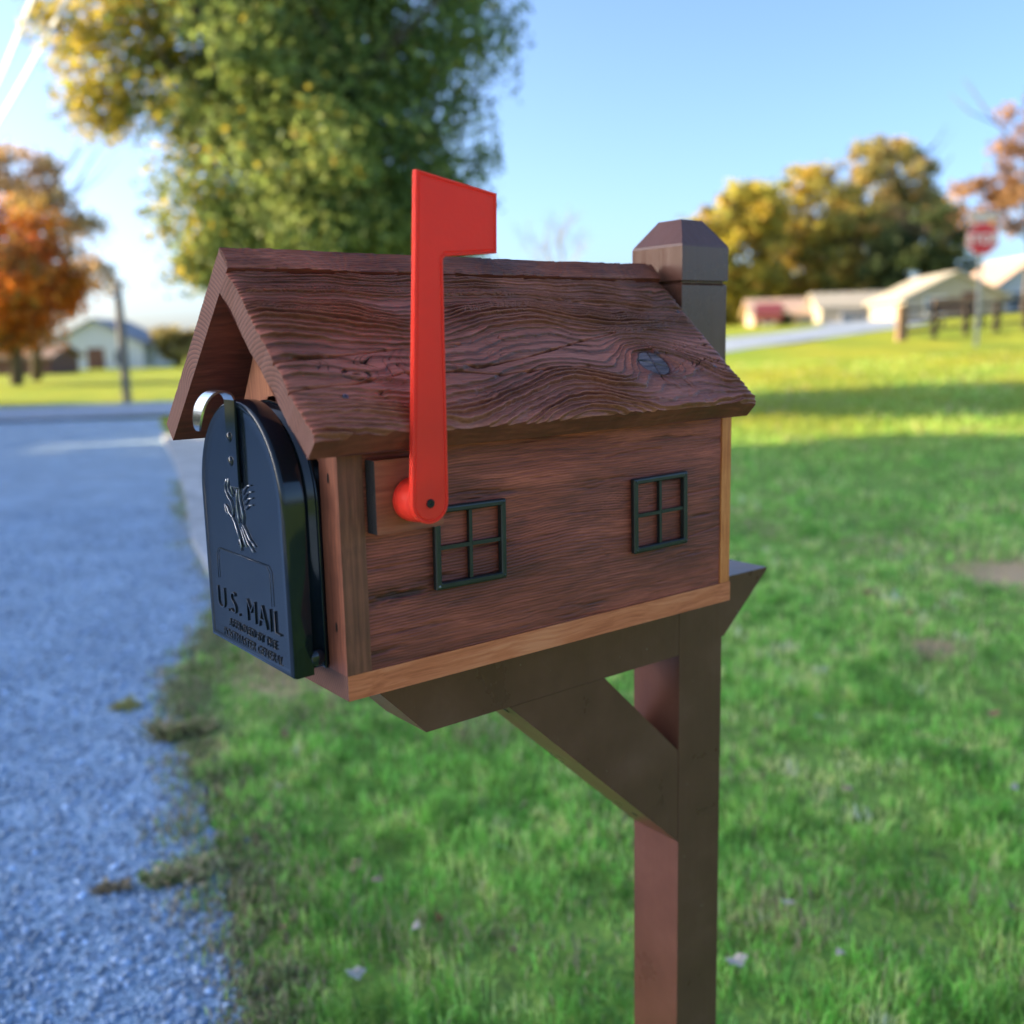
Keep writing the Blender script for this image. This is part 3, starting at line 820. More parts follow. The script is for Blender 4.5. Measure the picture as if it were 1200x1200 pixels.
def gravelmat(name, cols, scale, bump):
    m, nt, b = newmat(name)
    tc = N(nt, 'ShaderNodeTexCoord')
    vo = N(nt, 'ShaderNodeTexVoronoi', i_Scale=scale); L(nt, tc.outputs['Object'], vo.inputs['Vector'])
    n = N(nt, 'ShaderNodeTexNoise', i_Scale=2.2, i_Detail=6.0, i_Roughness=.65); L(nt, tc.outputs['Object'], n.inputs['Vector'])
    sx = N(nt, 'ShaderNodeSeparateColor'); L(nt, vo.outputs['Color'], sx.inputs['Color'])
    r = ramp(nt, sx.outputs['Red'], [(.0, cols[0]), (.55, cols[1]), (.9, cols[2]), (1.0, cols[3])])
    mx = N(nt, 'ShaderNodeMix', data_type='RGBA', blend_type='MULTIPLY'); mx.inputs['Factor'].default_value = .8
    r2 = ramp(nt, n.outputs['Fac'], [(.35, (.68, .70, .72)), (.65, (1.15, 1.13, 1.1))])
    L(nt, r.outputs['Color'], mx.inputs['A']); L(nt, r2.outputs['Color'], mx.inputs['B'])
    L(nt, mx.outputs['Result'], b.inputs['Base Color']); b.inputs['Roughness'].default_value = .75
    bp = N(nt, 'ShaderNodeBump', i_Strength=bump, i_Distance=.012); bp.invert = True
    L(nt, vo.outputs['Distance'], bp.inputs['Height']); L(nt, bp.outputs['Normal'], b.inputs['Normal'])
    return m
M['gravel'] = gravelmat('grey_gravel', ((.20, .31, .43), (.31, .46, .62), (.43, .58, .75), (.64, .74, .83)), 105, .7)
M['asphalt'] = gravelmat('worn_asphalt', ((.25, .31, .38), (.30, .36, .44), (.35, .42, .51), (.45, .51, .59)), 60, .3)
M['concrete'] = plain('pale_concrete', (.46, .46, .45), .85, var=.35, scale=5, bump=.5, bscale=60)

xs = np.concatenate([-np.geomspace(900, 16, 26), np.linspace(-15, 15, 121), np.geomspace(16, 900, 26)])
ys = np.concatenate([-np.geomspace(300, 10, 12), np.linspace(-8, 40, 193), np.geomspace(42, 1500, 40)])
lawn = tag(sheet('lawn', xs, ys, hzn, M['lawn']), None, None, None, 'structure')

# gravel shoulder / lane on the left: follows the lawn edge
ysg = np.concatenate([np.linspace(-6, 1.5, 30), np.linspace(1.52, 7, 420), np.linspace(7.2, 20.5, 50)])
ex_ = edge_x(ysg)
rows = []
T = np.linspace(0, 1, 30) ** 1.5
gx = ex_[:, None] + (-17 - ex_[:, None]) * T[None]
gy = np.repeat(ysg[:, None], len(T), 1)
gv = np.stack([gx.ravel(), gy.ravel(), (hzn(gx, gy) + .006).ravel()], 1)
gi = np.arange(gx.size).reshape(gx.shape)
gq = np.stack([gi[:-1, 1:], gi[:-1, :-1], gi[1:, :-1], gi[1:, 1:]], -1).reshape(-1, 4)
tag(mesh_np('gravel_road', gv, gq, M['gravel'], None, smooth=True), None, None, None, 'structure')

# street crossing behind
cl = np.array([(-60, 15.0), (-30, 19.5), (-18, 21.3), (-10, 22.6), (0, 26.0), (8, 33.0), (16, 45.0), (22, 60.0), (26, 90)])
tt = np.linspace(0, 1, 120)
seglen = np.r_[0, np.cumsum(np.hypot(*np.diff(cl, axis=0).T))]
cx = np.interp(tt * seglen[-1], seglen, cl[:, 0]); cy = np.interp(tt * seglen[-1], seglen, cl[:, 1])
k = np.ones(9) / 9
cx[4:-4] = np.convolve(cx, k, 'valid'); cy[4:-4] = np.convolve(cy, k, 'valid')
tx, ty = np.gradient(cx), np.gradient(cy); ln = np.hypot(tx, ty); nx, ny = -ty / ln, tx / ln
offs = np.linspace(-2.6, 2.6, 9)
rx = cx[:, None] + nx[:, None] * offs; ry = cy[:, None] + ny[:, None] * offs
rv = np.stack([rx.ravel(), ry.ravel(), (hz(rx, ry) + .035).ravel()], 1)
ri = np.arange(rx.size).reshape(rx.shape)
rq = np.stack([ri[:-1, :-1], ri[1:, :-1], ri[1:, 1:], ri[:-1, 1:]], -1).reshape(-1, 4)
tag(mesh_np('street', rv, rq, M['asphalt'], None, smooth=True), None, None, None, 'structure')

# concrete kerb walk beside the gravel
bm = bmesh.new()
kp = [(-1.66, 5.35, .50), (-1.80, 5.8, .65), (-2.30, 7.0, .75), (-3.16, 9.5, .8), (-4.3, 12.6, .8), (-5.42, 15.5, .8)]
rings = []
for (x, y, w_) in kp:
    z = float(hz(x, y))
    rings.append([(x, y, z - .1), (x + w_, y + w_ * .36, z - .1), (x + w_, y + w_ * .36, z + .075), (x, y, z + .075)])
loft(bm, rings)
tag(frombm('kerb', bm, M['concrete'], None, bevel=.02), None, None, None, 'structure')

# loose stones
def stones(n):
    ico = bmesh.new(); bmesh.ops.create_icosphere(ico, subdivisions=1, radius=1)
    V0 = np.array([v.co[:] for v in ico.verts]); ico.verts.index_update()
    F0 = np.array([[v.index for v in f.verts] for f in ico.faces]); ico.free()
    y = 1.3 + 7.5 * rng.random(n) ** 1.9
    x0 = edge_x(y); x = x0 + .16 * (rng.random(n) < .05) * rng.random(n) - rng.random(n) * (y * .52 + .2 + x0 + .25).clip(.15, 4)
    s = .0035 + .007 * rng.random(n) ** 2.5
    nv = len(V0)
    q = rng.normal(size=(n, nv, 3)) * .22
    v = (V0[None] + q) * (s[:, None, None] * np.array([1.2, 1, .7])[None, None] * (.7 + .6 * rng.random((n, 1, 3))))
    a = rng.random(n) * 6.28; c, d = np.cos(a)[:, None], np.sin(a)[:, None]
    vx = v[..., 0] * c - v[..., 1] * d + x[:, None]; vy = v[..., 0] * d + v[..., 1] * c + y[:, None]
    vz = v[..., 2] + (hzn(x, y) + .006 + s * .35)[:, None]
    f = (F0[None] + (np.arange(n) * nv)[:, None, None]).reshape(-1, 3)
    t = (.17 + .28 * rng.random(n) ** 1.6 + .25 * (rng.random(n) > .94))
    tint = np.stack([t * 1.0, t * 1.3, t * 1.7], 1)
    cols = np.repeat(tint, nv, 0)
    return mesh_np('gravel_stones', np.stack([vx, vy, vz], -1).reshape(-1, 3), f, M['stone'], None, cols)
m, nt, b = newmat('stone'); at = N(nt, 'ShaderNodeAttribute', attribute_name='col'); L(nt, at.outputs['Color'], b.inputs['Base Color']); b.inputs['Roughness'].default_value = .7
M['stone'] = m
tag(stones(16000), 'loose grey gravel stones scattered over the lane', 'gravel', None, 'stuff')

# ------------------------------------------------------------------ grass
def blades(x, y, hgt, wid, bare):
    n = len(x)
    z = hzn(x, y)
    a = rng.random(n) * 6.283; lean = rng.normal(size=n) * .45 + .35; la = rng.random(n) * 6.283
    dx, dy = np.cos(a) * wid, np.sin(a) * wid
    lx, ly = np.cos(la) * lean * hgt, np.sin(la) * lean * hgt
    P = np.zeros((n, 5, 3))
    P[:, 0] = np.stack([x - dx, y - dy, z - .004], 1); P[:, 1] = np.stack([x + dx, y + dy, z - .004], 1)
    P[:, 2] = np.stack([x - dx * .8 + lx * .35, y - dy * .8 + ly * .35, z + hgt * .6], 1)
    P[:, 3] = np.stack([x + dx * .8 + lx * .35, y + dy * .8 + ly * .35, z + hgt * .6], 1)
    P[:, 4] = np.stack([x + lx, y + ly, z + hgt * (1 - .25 * np.abs(lean))], 1)
    k = np.arange(n)[:, None] * 5
    f = np.concatenate([k + np.array([0, 1, 3]), k + np.array([0, 3, 2]), k + np.array([2, 3, 4])], 1).reshape(-1, 3)
    # colour: fresh greens with straw in worn spots
    g = rng.random(n)[:, None]
    c = np.array([.28, .64, .10]) * (1 - g) + np.array([.52, .92, .20]) * g
    pn = fbm(x * 1.1, y * 1.1, 601, 3); p2 = fbm(x * 5.5, y * 5.5, 603, 3); p3 = fbm(x * 2.6, y * 2.6, 607, 3)
    c = c * ((1 + .55 * pn) * np.exp(1.15 * p2 + 1.3 * fbm(x * 17, y * 17, 609, 2)))[:, None]
    c = c + np.clip(p3, -.3, .5)[:, None] * np.array([.07, .0, .02])
    sunlit_tint = ss((y - 9) / 6)[:, None] * np.clip(.7 + fbm(x * .5, y * .5, 605, 3), .2, 1)[:, None]  # far blades coloured yellow to stand in for low sunlight
    c = np.clip(c, 0, .85) * (1 - sunlit_tint * .75) + np.array([.38, .33, .02]) * (.7 + .6 * g) * sunlit_tint * .75
    dry = (rng.random(n) < np.clip(.03 + .6 * np.clip(fbm(x * 1.7, y * 1.7, 611, 4) - .17, 0, 1) * 2 + bare, 0, .9))
    dc = np.array([.52, .42, .24]) * (.6 + .7 * rng.random(n))[:, None]
    c = np.where(dry[:, None], dc, c)
    return P.reshape(-1, 3), f, np.repeat(np.clip(c, .01, .8), 5, 0)

def bare_at(x, y):
    d = x - edge_x(y)
    b = (.42 + 1.0 * fbm(x * 3, y * 3, 641, 3)).clip(0, .8) * np.exp(-np.clip(d, 0, 9) / .15) * (d > -.3)
    b = b + 1.2 * np.exp(-(((x - 3.02) / .36) ** 2 + ((y - 5.6) / .40) ** 2)) + .7 * np.exp(-(((x - 1.9) / .12) ** 2 + ((y - 4.3) / .12) ** 2))
    b = b + .5 * np.exp(-(((x + .05) / .35) ** 2 + ((y - 2.15) / .14) ** 2)) + .4 * np.exp(-(((x - .8) / .4) ** 2 + ((y - 2.2) / .15) ** 2)) + .35 * np.exp(-(((x + .95) / .3) ** 2 + ((y - 4.1) / .4) ** 2))
    return b
V_, F_, C_ = [], [], []
base_i = 0
n = 42000
y = 1.4 + 9 * rng.random(n) ** 1.8
fr = fbm(y * 2.6, y * 0 + 5, 661, 4)
x = edge_x(y) + np.clip(rng.normal(size=n), -2.4, 2.4) * (.055 + .08 * np.clip(fr + .2, 0, 1)) - .04 * np.clip(fr, 0, 1) + .035
k_ = (rng.random(n) < np.clip(.45 + 1.5 * fbm(x * 7, y * 7, 663, 3), .03, 1))
x, y = x[k_], y[k_]
v, f, c = blades(x, y, .034 * (.4 + .9 * rng.random(len(x))), .0022 + .0018 * rng.random(len(x)) * y / 3, np.full(len(x), .45))
cm = np.array([(.52, .42, .27), (.34, .27, .17), (.28, .38, .13), (.38, .52, .18)])[rng.integers(0, 4, len(x))] * (.5 + .9 * rng.random(len(x)))[:, None]
V_.append(v); F_.append(f); C_.append(np.repeat(cm, 5, 0)); base_i = len(v)
for (y0, y1, dens, hh, ww) in ((1.35, 2.6, 9500, .042, .0022), (2.6, 4.2, 5400, .045, .0029), (4.2, 7.5, 1900, .050, .0045), (7.5, 13, 520, .06, .006), (13, 24, 150, .07, .011)):
    area = (y1 - y0) * ((y0 + y1) / 2 * 1.16 + 1.0)
    n = int(area * dens)
    y = y0 + (y1 - y0) * rng.random(n); x = (rng.random(n) - .5) * (y * 1.16 + 1.0) + .1
    keep = x > edge_x(y) - .01
    keep |= (x > edge_x(y) - .10 - .22 * np.clip(fbm(x * 2.2, y * 6, 651, 3), 0, 1)) & (rng.random(n) < .22)
    kd = (y > 5.2) & (y < 16) & (x > np.interp(y, [q[1] for q in kp], [q[0] for q in kp]) - .1) & (x < np.interp(y, [q[1] for q in kp], [q[0] for q in kp]) + .85)
    keep &= ~kd
    clump = fbm(x * 6, y * 6, 621, 3)
    keep &= rng.random(n) < np.clip(.72 + 1.7 * clump, .08, 1)
    br_ = bare_at(x, y)
    keep &= rng.random(n) > np.clip(br_ * .75, 0, .93)
    if y0 > 12:
        keep &= (y < 19) | (x > 4)
    x, y = x[keep], y[keep]; br_ = br_[keep]
    n = len(x)
    h_ = hh * (.55 + .75 * rng.random(n)) * (1 - .45 * np.clip(br_, 0, 1)) * (1 + 1.0 * fbm(x * 4, y * 4, 631, 3)).clip(.3, 2)
    v, f, c = blades(x, y, h_, ww * (.7 + .6 * rng.random(n)), br_)
    V_.append(v); F_.append(f + base_i); C_.append(c); base_i += len(v)
tag(mesh_np('grass', np.concatenate(V_), np.concatenate(F_), M['grass'], None, np.concatenate(C_)), 'short green lawn grass around the mailbox post', 'grass', None, 'stuff')

# brown weeds on the gravel edge
def weed(name, label, x, y, rad, n, hgt, pal):
    nb = 7
    bx = np.clip(rng.normal(size=nb), -1.5, 1.5) * rad * .9; by = np.clip(rng.normal(size=nb), -1.5, 1.5) * rad * .45; bx[0] = by[0] = 0
    br = rad * (.18 + .35 * rng.random(nb)); bi = rng.integers(0, nb, n)
    xx = x + bx[bi] + np.clip(rng.normal(size=n), -2, 2) * br[bi]; yy = y + by[bi] + np.clip(rng.normal(size=n), -2, 2) * br[bi] * .6
    hh = hgt * (.25 + 1.1 * rng.random(n))
    z = hzn(xx, yy) + .004
    a = rng.random(n) * 6.28; lean = .5 + .7 * rng.random(n)
    w_ = .003 + .003 * rng.random(n)
    dx, dy = np.cos(a) * w_, np.sin(a) * w_
    la = a + 1.57
    P = np.stack([np.stack([xx - dx, yy - dy, z], 1), np.stack([xx + dx, yy + dy, z], 1), np.stack([xx + dx * 1.3 + np.cos(la) * lean * hh, yy + dy * 1.3 + np.sin(la) * lean * hh, z + hh], 1), np.stack([xx - dx * 1.3 + np.cos(la) * lean * hh, yy - dy * 1.3 + np.sin(la) * lean * hh, z + hh], 1)], 1)
    k = np.arange(n)[:, None] * 4 + np.arange(4)
    c = 2.8 * np.array(pal)[rng.integers(0, len(pal), n)] * (.6 + .7 * rng.random(n))[:, None]
    return tag(mesh_np(name, P.reshape(-1, 3) , k, M['leaf'], None, np.repeat(c, 4, 0)), label, 'weed')
wp = [(.24, .20, .12), (.15, .16, .07), (.28, .23, .15), (.10, .14, .05)]
weed('weed_clump', 'broad brownish weed clump reaching out over the gravel in the foreground', -.93, 2.47, .062, 480, .026, wp)
weed('weed_clump', 'small dry weed tuft lying alone on the gravel left of the broad clump', -1.06, 2.40, .022, 140, .02, [(.22, .17, .11), (.12, .10, .06)])
weed('weed_clump', 'dark brown weed fringe on the gravel edge just below the metal mailbox door', -1.25, 3.42, .07, 500, .045, [(.17, .14, .08), (.12, .13, .05)])
weed('weed_clump', 'small olive weed tuft on the gravel in front of the kerb end', -1.55, 3.75, .04, 130, .025, [(.17, .17, .06), (.22, .19, .08)])
# fallen leaves on the lawn
lm = []
for k in range(3):
    bm = bmesh.new()
    t = np.linspace(0, 2 * math.pi, 18, endpoint=False)
    ring = [bm.verts.new((.028 * math.cos(a) * (1 + .18 * math.cos(5 * a)), .017 * math.sin(a) * (1 + .25 * math.cos(5 * a + k)), .006 * math.sin(2 * a + k) + .004)) for a in t]
    c = bm.verts.new((0, 0, 0))
    for i in range(len(ring)): bm.faces.new([c, ring[i], ring[(i + 1) % len(ring)]])
    me = bpy.data.meshes.new('fallen_leaf'); bm.to_mesh(me); bm.free()
    me.materials.append([plain('tan_leaf', (.42, .28, .17), .7), plain('pale_leaf', (.55, .46, .36), .7), plain('brown_leaf', (.26, .13, .07), .7)][k])
    lm.append(me)
lr = random.Random(9)
for k in range(52):
    y = 2.0 + 7.5 * lr.random() ** 1.5; x = (lr.random() - .42) * y * .98
    if x < float(edge_x(y)) + .1: x = float(edge_x(y)) + .1 + lr.random() * .6
    o = bpy.data.objects.new('fallen_leaf', lm[lr.randrange(3)]); COL.objects.link(o)
    o.location = (x, y, float(hzn(x, y)) + .026 + .01 * lr.random()); o.rotation_euler = (lr.gauss(0, .35), lr.gauss(0, .35), lr.random() * 6.28)
    s_ = .45 + .5 * lr.random(); o.scale = (s_, s_, s_)
    tag(o, 'small dry fallen leaf lying on the green lawn', 'leaf', 'fallen leaves on the lawn')

# ------------------------------------------------------------------ trees
def crown_mesh(name, blobs, nclump, nleaf, size, pal, parent, clump_r=.5, yellow=None, dens=None):
    vol = np.array([b[3] * b[4] * b[5] for b in blobs]) ** .8; pr = vol / vol.sum()
    which = rng.choice(len(blobs), nclump, p=pr)
    B = np.array(blobs)[which]
    d = rng.normal(size=(nclump, 3)); d /= np.linalg.norm(d, axis=1)[:, None]
    rr = (.35 + .65 * rng.random(nclump) ** .55)[:, None]
    cc = B[:, :3] + d * rr * B[:, 3:6]
    cr = clump_r * (.5 + .9 * rng.random(nclump))
    ctone = .7 + .6 * rng.random(nclump)
    cpal = rng.integers(0, len(pal), nclump)
    if yellow is not None:
        yv, pt = yellow
    li = rng.integers(0, nclump, nleaf)
    pos = cc[li] + np.clip(rng.normal(size=(nleaf, 3)), -1.7, 1.7) * cr[li][:, None] * np.array([.55, .55, .42])
    a = rng.normal(size=(nleaf, 3)); a /= np.linalg.norm(a, axis=1)[:, None]
    b = np.cross(a, rng.normal(size=(nleaf, 3))); b /= np.linalg.norm(b, axis=1)[:, None]
    s = (size * (.6 + .8 * rng.random(nleaf)))[:, None]
    P = np.stack([pos - a * s, pos + b * s * .5, pos + a * s, pos - b * s * .5], 1)
    pal = np.array(pal)
    pk = np.where(rng.random(nleaf) < .7, cpal[li], rng.integers(0, len(pal), nleaf))
    c = pal[pk] * (ctone[li] * (.65 + .7 * rng.random(nleaf)))[:, None]
    if yellow is not None:
        w = np.clip(yv(pos) + .25 * (ctone[li] - 1), 0, 1); hit = rng.random(nleaf) < w
        c = np.where(hit[:, None], np.array(pt) * (.6 + .7 * rng.random(nleaf))[:, None], c)
    f = np.arange(nleaf * 4).reshape(-1, 4)
    return mesh_np(name, P.reshape(-1, 3), f, M['leaf'], parent, np.repeat(np.clip(c, .005, .9), 4, 0))

def trunk_mesh(name, h, r0, limbs, parent, mat='bark', rnd=None, spread=1.0):
    rd = rnd or random.Random(3)
    bm = bmesh.new()
    tube(bm, [(0, 0, -.3), (.02 * h, .01 * h, h * .3), (-.01 * h, .02 * h, h * .65), (.01 * h, 0, h)], [r0 * 1.35, r0, r0 * .75, r0 * .25], 9)
    for k in range(limbs):
        z = h * (.35 + .55 * k / max(1, limbs)); a = k * 2.4 + rd.random()
        l = h * (.22 + .25 * rd.random()) * spread
        p0 = Vector((0, 0, z)); d = Vector((math.cos(a), math.sin(a), .55 + .5 * rd.random()))
        p1 = p0 + d * l * .5 + Vector((0, 0, .03 * h)); p2 = p0 + d * l + Vector((rd.gauss(0, .05), rd.gauss(0, .05), .08)) * h
        tube(bm, [p0, p1, p2], [r0 * .42, r0 * .25, r0 * .07], 6)
        for q in range(3):
            b = a + rd.gauss(0, .9); d2 = Vector((math.cos(b), math.sin(b), .4 + .6 * rd.random()))
            tube(bm, [p1, p1 + d2 * l * .35, p1 + d2 * l * .62 + Vector((0, 0, .05 * h))], [r0 * .18, r0 * .1, r0 * .03], 5)
    return frombm(name, bm, M[mat], parent, smooth=True)

def tree(name, label, x, y, blobs, nclump, nleaf, size, pal, th, tr_, limbs=7, group=None, yellow=None, clump_r=.5, mat='bark', cat='tree', z=None, seed=3):
    z = float(hz(x, y)) if z is None else z
    t = tag(empty(name, (x, y, z)), label, cat, group)
    crown_mesh('crown', blobs, nclump, nleaf, size, pal, t, clump_r, yellow)
    trunk_mesh('trunk', th, tr_, limbs, t, mat, random.Random(seed))
    return t
GREEN = [(.055, .095, .028), (.075, .13, .035), (.10, .15, .04), (.04, .075, .025)]
# the big tree behind the mailbox
def sun_side_yellow(p_):  # leaves yellowed on the left, sunlight put into the leaf colour
    return np.clip((-1.25 - p_[:, 0]) * .45 + .10 * np.sin(p_[:, 2] * 3.1 + p_[:, 1] * 2), .0, .75)
tree('leafy_tree', 'big leafy green tree with its sunlit left side coloured yellow directly behind the mailbox', -3.35, 17.0,
     [(-.1, 0, 8.9, 3.2, 2.9, 3.0), (.15, 0, 6.4, 2.75, 2.5, 2.3), (.5, 0, 4.4, 2.45, 2.2, 1.9), (.55, 0, 3.0, 2.2, 2.0, 1.2), (-2.8, .2, 6.1, 1.0, 1, 1.2), (-2.4, 0, 8.3, 1.2, 1.2, 1.6), (2.7, 0, 7.8, .95, 1, 1.4), (2.7, -.3, 5.6, .75, .7, .9), (-1.6, 0, 3.7, .75, .8, 1.3), (2.0, 0, 3.7, 1.15, 1.2, 1.4), (3.5, .2, 8.9, .45, .5, .8), (3.3, -.2, 6.6, .5, .4, .5), (-3.6, 0, 6.9, .5, .5, .5), (-3.5, .1, 4.9, .5, .5, .5), (-1.2, 0, 2.9, .9, .9, 1.0)],
     900, 130000, .066, [(.18, .25, .075), (.25, .33, .09), (.32, .38, .11), (.12, .18, .06)], 8.4, .24, 9, None, (sun_side_yellow, (.56, .44, .06)), .5)
ORANGE = [(.70, .22, .035), (.76, .30, .05), (.60, .16, .04), (.48, .32, .08), (.36, .20, .08)]
tree('maple_tree', 'bright orange autumn maple on the far lawn at the left edge', -20.6, 42.0,
     [(0, 0, 4.6, 2.9, 2.6, 3.0), (.9, 0, 3.6, 2.4, 2.2, 1.8), (-1.2, 0, 2.6, 2.3, 2, 1.5)], 190, 16000, .16, ORANGE, 5.5, .22, 8, None, None, .7)
tree('thinning_tree', 'taller half bare brownish tree rising behind the orange maple', -22.6, 48.0,
     [(-.5, 0, 9.3, 2.6, 2.2, 1.6), (1.9, 0, 8.2, 1.0, 1, .9), (2.8, 0, 7.0, 1.3, 1, .8), (3.2, 0, 4.9, 1.2, 1, .8)], 80, 4200, .15, [(.50, .34, .20), (.55, .36, .18), (.40, .34, .18)], 9.6, .2, 10, None, None, .6)
tree('small_tree', 'small yellowish tree low on the horizon right of the white house', -24.2, 74.0,
     [(0, 0, 1.6, 1.6, 1.5, 1.3)], 40, 2200, .2, [(.42, .32, .10), (.30, .26, .10)], 2.4, .12, 5, None, None, .5)
# trees beyond the houses on the right
YEL = [(.58, .47, .06), (.48, .43, .08), (.34, .34, .08), (.56, .38, .08)]
OLI = [(.38, .36, .09), (.54, .44, .09), (.60, .40, .11), (.24, .26, .07)]
DRK = [(.06, .09, .035), (.08, .11, .04), (.11, .13, .05)]
def wx(px_, d): return (px_ - 600) / 1165.1 * d * .9854
G = 'trees behind the houses on the right'
tree('yellow_tree', 'golden yellow rounded tree just right of the mailbox post top', wx(862, 82), 82, [(0, 0, 5.0, 4.4, 3.6, 4.4), (-1.2, 0, 2.4, 4.2, 3, 2.8), (1.4, 0, 8.6, 3.0, 2.6, 2.6), (-2.2, 0, 7.2, 2.0, 2, 2.0)], 320, 21000, .26, YEL, 7.5, .25, 8, G, None, .8, seed=5)
tree('yellow_tree', 'olive and yellow tall tree in the middle of the right hand grove', wx(950, 86), 86, [(0, 0, 9.0, 3.8, 3.4, 3.8), (-.8, 0, 3.8, 3.6, 3.2, 3.4), (2, 0, 3.2, 3, 3, 2.8)], 210, 13000, .26, OLI + YEL, 9.5, .28, 9, G, None, .8, seed=6)
tree('autumn_tree', 'tallest tree of the right hand grove with thin orange top', wx(1040, 90), 90, [(0, 0, 12.2, 3.8, 3.2, 3.2), (1.5, 0, 8.4, 4, 3.4, 2.6), (-1.8, 0, 6.2, 3.2, 3.2, 3.0)], 190, 11500, .27, [(.50, .34, .12), (.44, .38, .11), (.36, .34, .12), (.32, .27, .13)], 12.5, .3, 11, G, None, .8, seed=7)
tree('autumn_tree', 'lower olive gold tree filling the grove behind the long cream building', wx(1000, 84), 84, [(0, 0, 5.4, 3.8, 3, 3.8), (1.2, 0, 2.4, 3.6, 3, 2.4)], 130, 8000, .25, OLI, 7, .25, 7, G, None, .8, seed=15)
tree('evergreen_tree', 'dark green dense tree behind the cream house near the stop sign', wx(1085, 80), 80, [(0, 0, 5.6, 3.8, 3.2, 3.6), (-2.5, 0, 3.2, 3.4, 3, 3.0), (2.0, 0, 4.2, 2.6, 2.6, 3.2)], 150, 9500, .25, DRK, 7.5, .28, 7, G, None, .8, seed=8)
tree('autumn_tree', 'orange brown thin tree reaching in at the right edge above the stop sign', wx(1205, 56), 56, [(0, 0, 8.6, 2.4, 2.2, 2.9), (-2.6, 0, 6.2, 2.0, 1.8, 1.2), (-1.0, 0, 5.6, 2, 1.8, 1.4)], 80, 4200, .17, [(.36, .20, .10), (.42, .24, .09), (.30, .17, .11)], 9.5, .22, 10, None, None, .6, seed=9)
tree('shrub', 'small dark green shrub in front of the beige house', wx(923, 66), 66, [(0, 0, .55, .55, .5, .6)], 24, 1200, .09, DRK, .8, .05, 4, None, None, .2, cat='shrub')

# bare tree seen over the ridge
bt = tag(empty('bare_tree', (wx(655, 60), 60, float(hz(wx(655, 60), 60)))), 'pale leafless tree with fine twigs seen above the mailbox ridge', 'tree')
rd = random.Random(12)
bm = bmesh.new()
def grow(p0, d, l, r0, lev):
    p1 = p0 + d * l
    tube(bm, [p0, p0 + d * l * .5 + Vector((rd.gauss(0, .05), rd.gauss(0, .05), 0)) * l, p1], [r0, r0 * .85, r0 * .65], 5, False)
    if lev == 0: return
    for k in range(3 if lev > 1 else 4):
        d2 = (d + Vector((rd.gauss(0, .55), rd.gauss(0, .55), rd.gauss(.1, .3)))).normalized()
        grow(p1 if k < 2 else p0 + d * l * (.5 + .4 * rd.random()), d2, l * (.62 + .2 * rd.random()), r0 * .55, lev - 1)
grow(Vector((0, 0, -.2)), Vector((0, 0, 1)), 2.6, .17, 5)
frombm('trunk', bm, M['greybark'], bt)

# unseen tall hedge added to shade the foreground, shaped for the shadow edge
hd = tag(empty('shade_hedge', (-32, 12, 0)), 'unseen screen of trees added left of the view to shade the foreground', 'shade_hedge')
sdir = Vector((-math.sin(R(85)), math.cos(R(85)), 0)); ldir = Vector((math.cos(R(85)), math.sin(R(85)), 0))
bl = []
HL = [1.9, 3.4, 4.8, 6.4, 8.5, 10.4, 14, 17, 20, 23.5]
for k, la in enumerate(HL):
    q = sdir * 26 + ldir * la - Vector((-32, 12, 0))
    if la < 12: bl += [(q.x, q.y, 3.0, 2.4, 2.4, 3.2), (q.x, q.y, 7.0, 2.3, 2.3, 3.4), (q.x, q.y, 9.2 + .4 * math.sin(k * 2.2), 2.2, 2.1, 2.4)]
    else: bl += [(q.x, q.y, 2.2, 2.4, 2.4, 2.6), (q.x, q.y, 4.6, 2.2, 2.2, 2.3)]
crown_mesh('crown', bl, 700, 46000, .38, GREEN, hd, .9)
for k, la in enumerate(HL):
    q = sdir * 26 + ldir * la - Vector((-32, 12, 0))
    bm = bmesh.new(); tube(bm, [(q.x, q.y, -.2), (q.x, q.y, 9 if la < 12 else 3)], [.3, .1], 7)
    frombm('trunk', bm, M['bark'], hd)

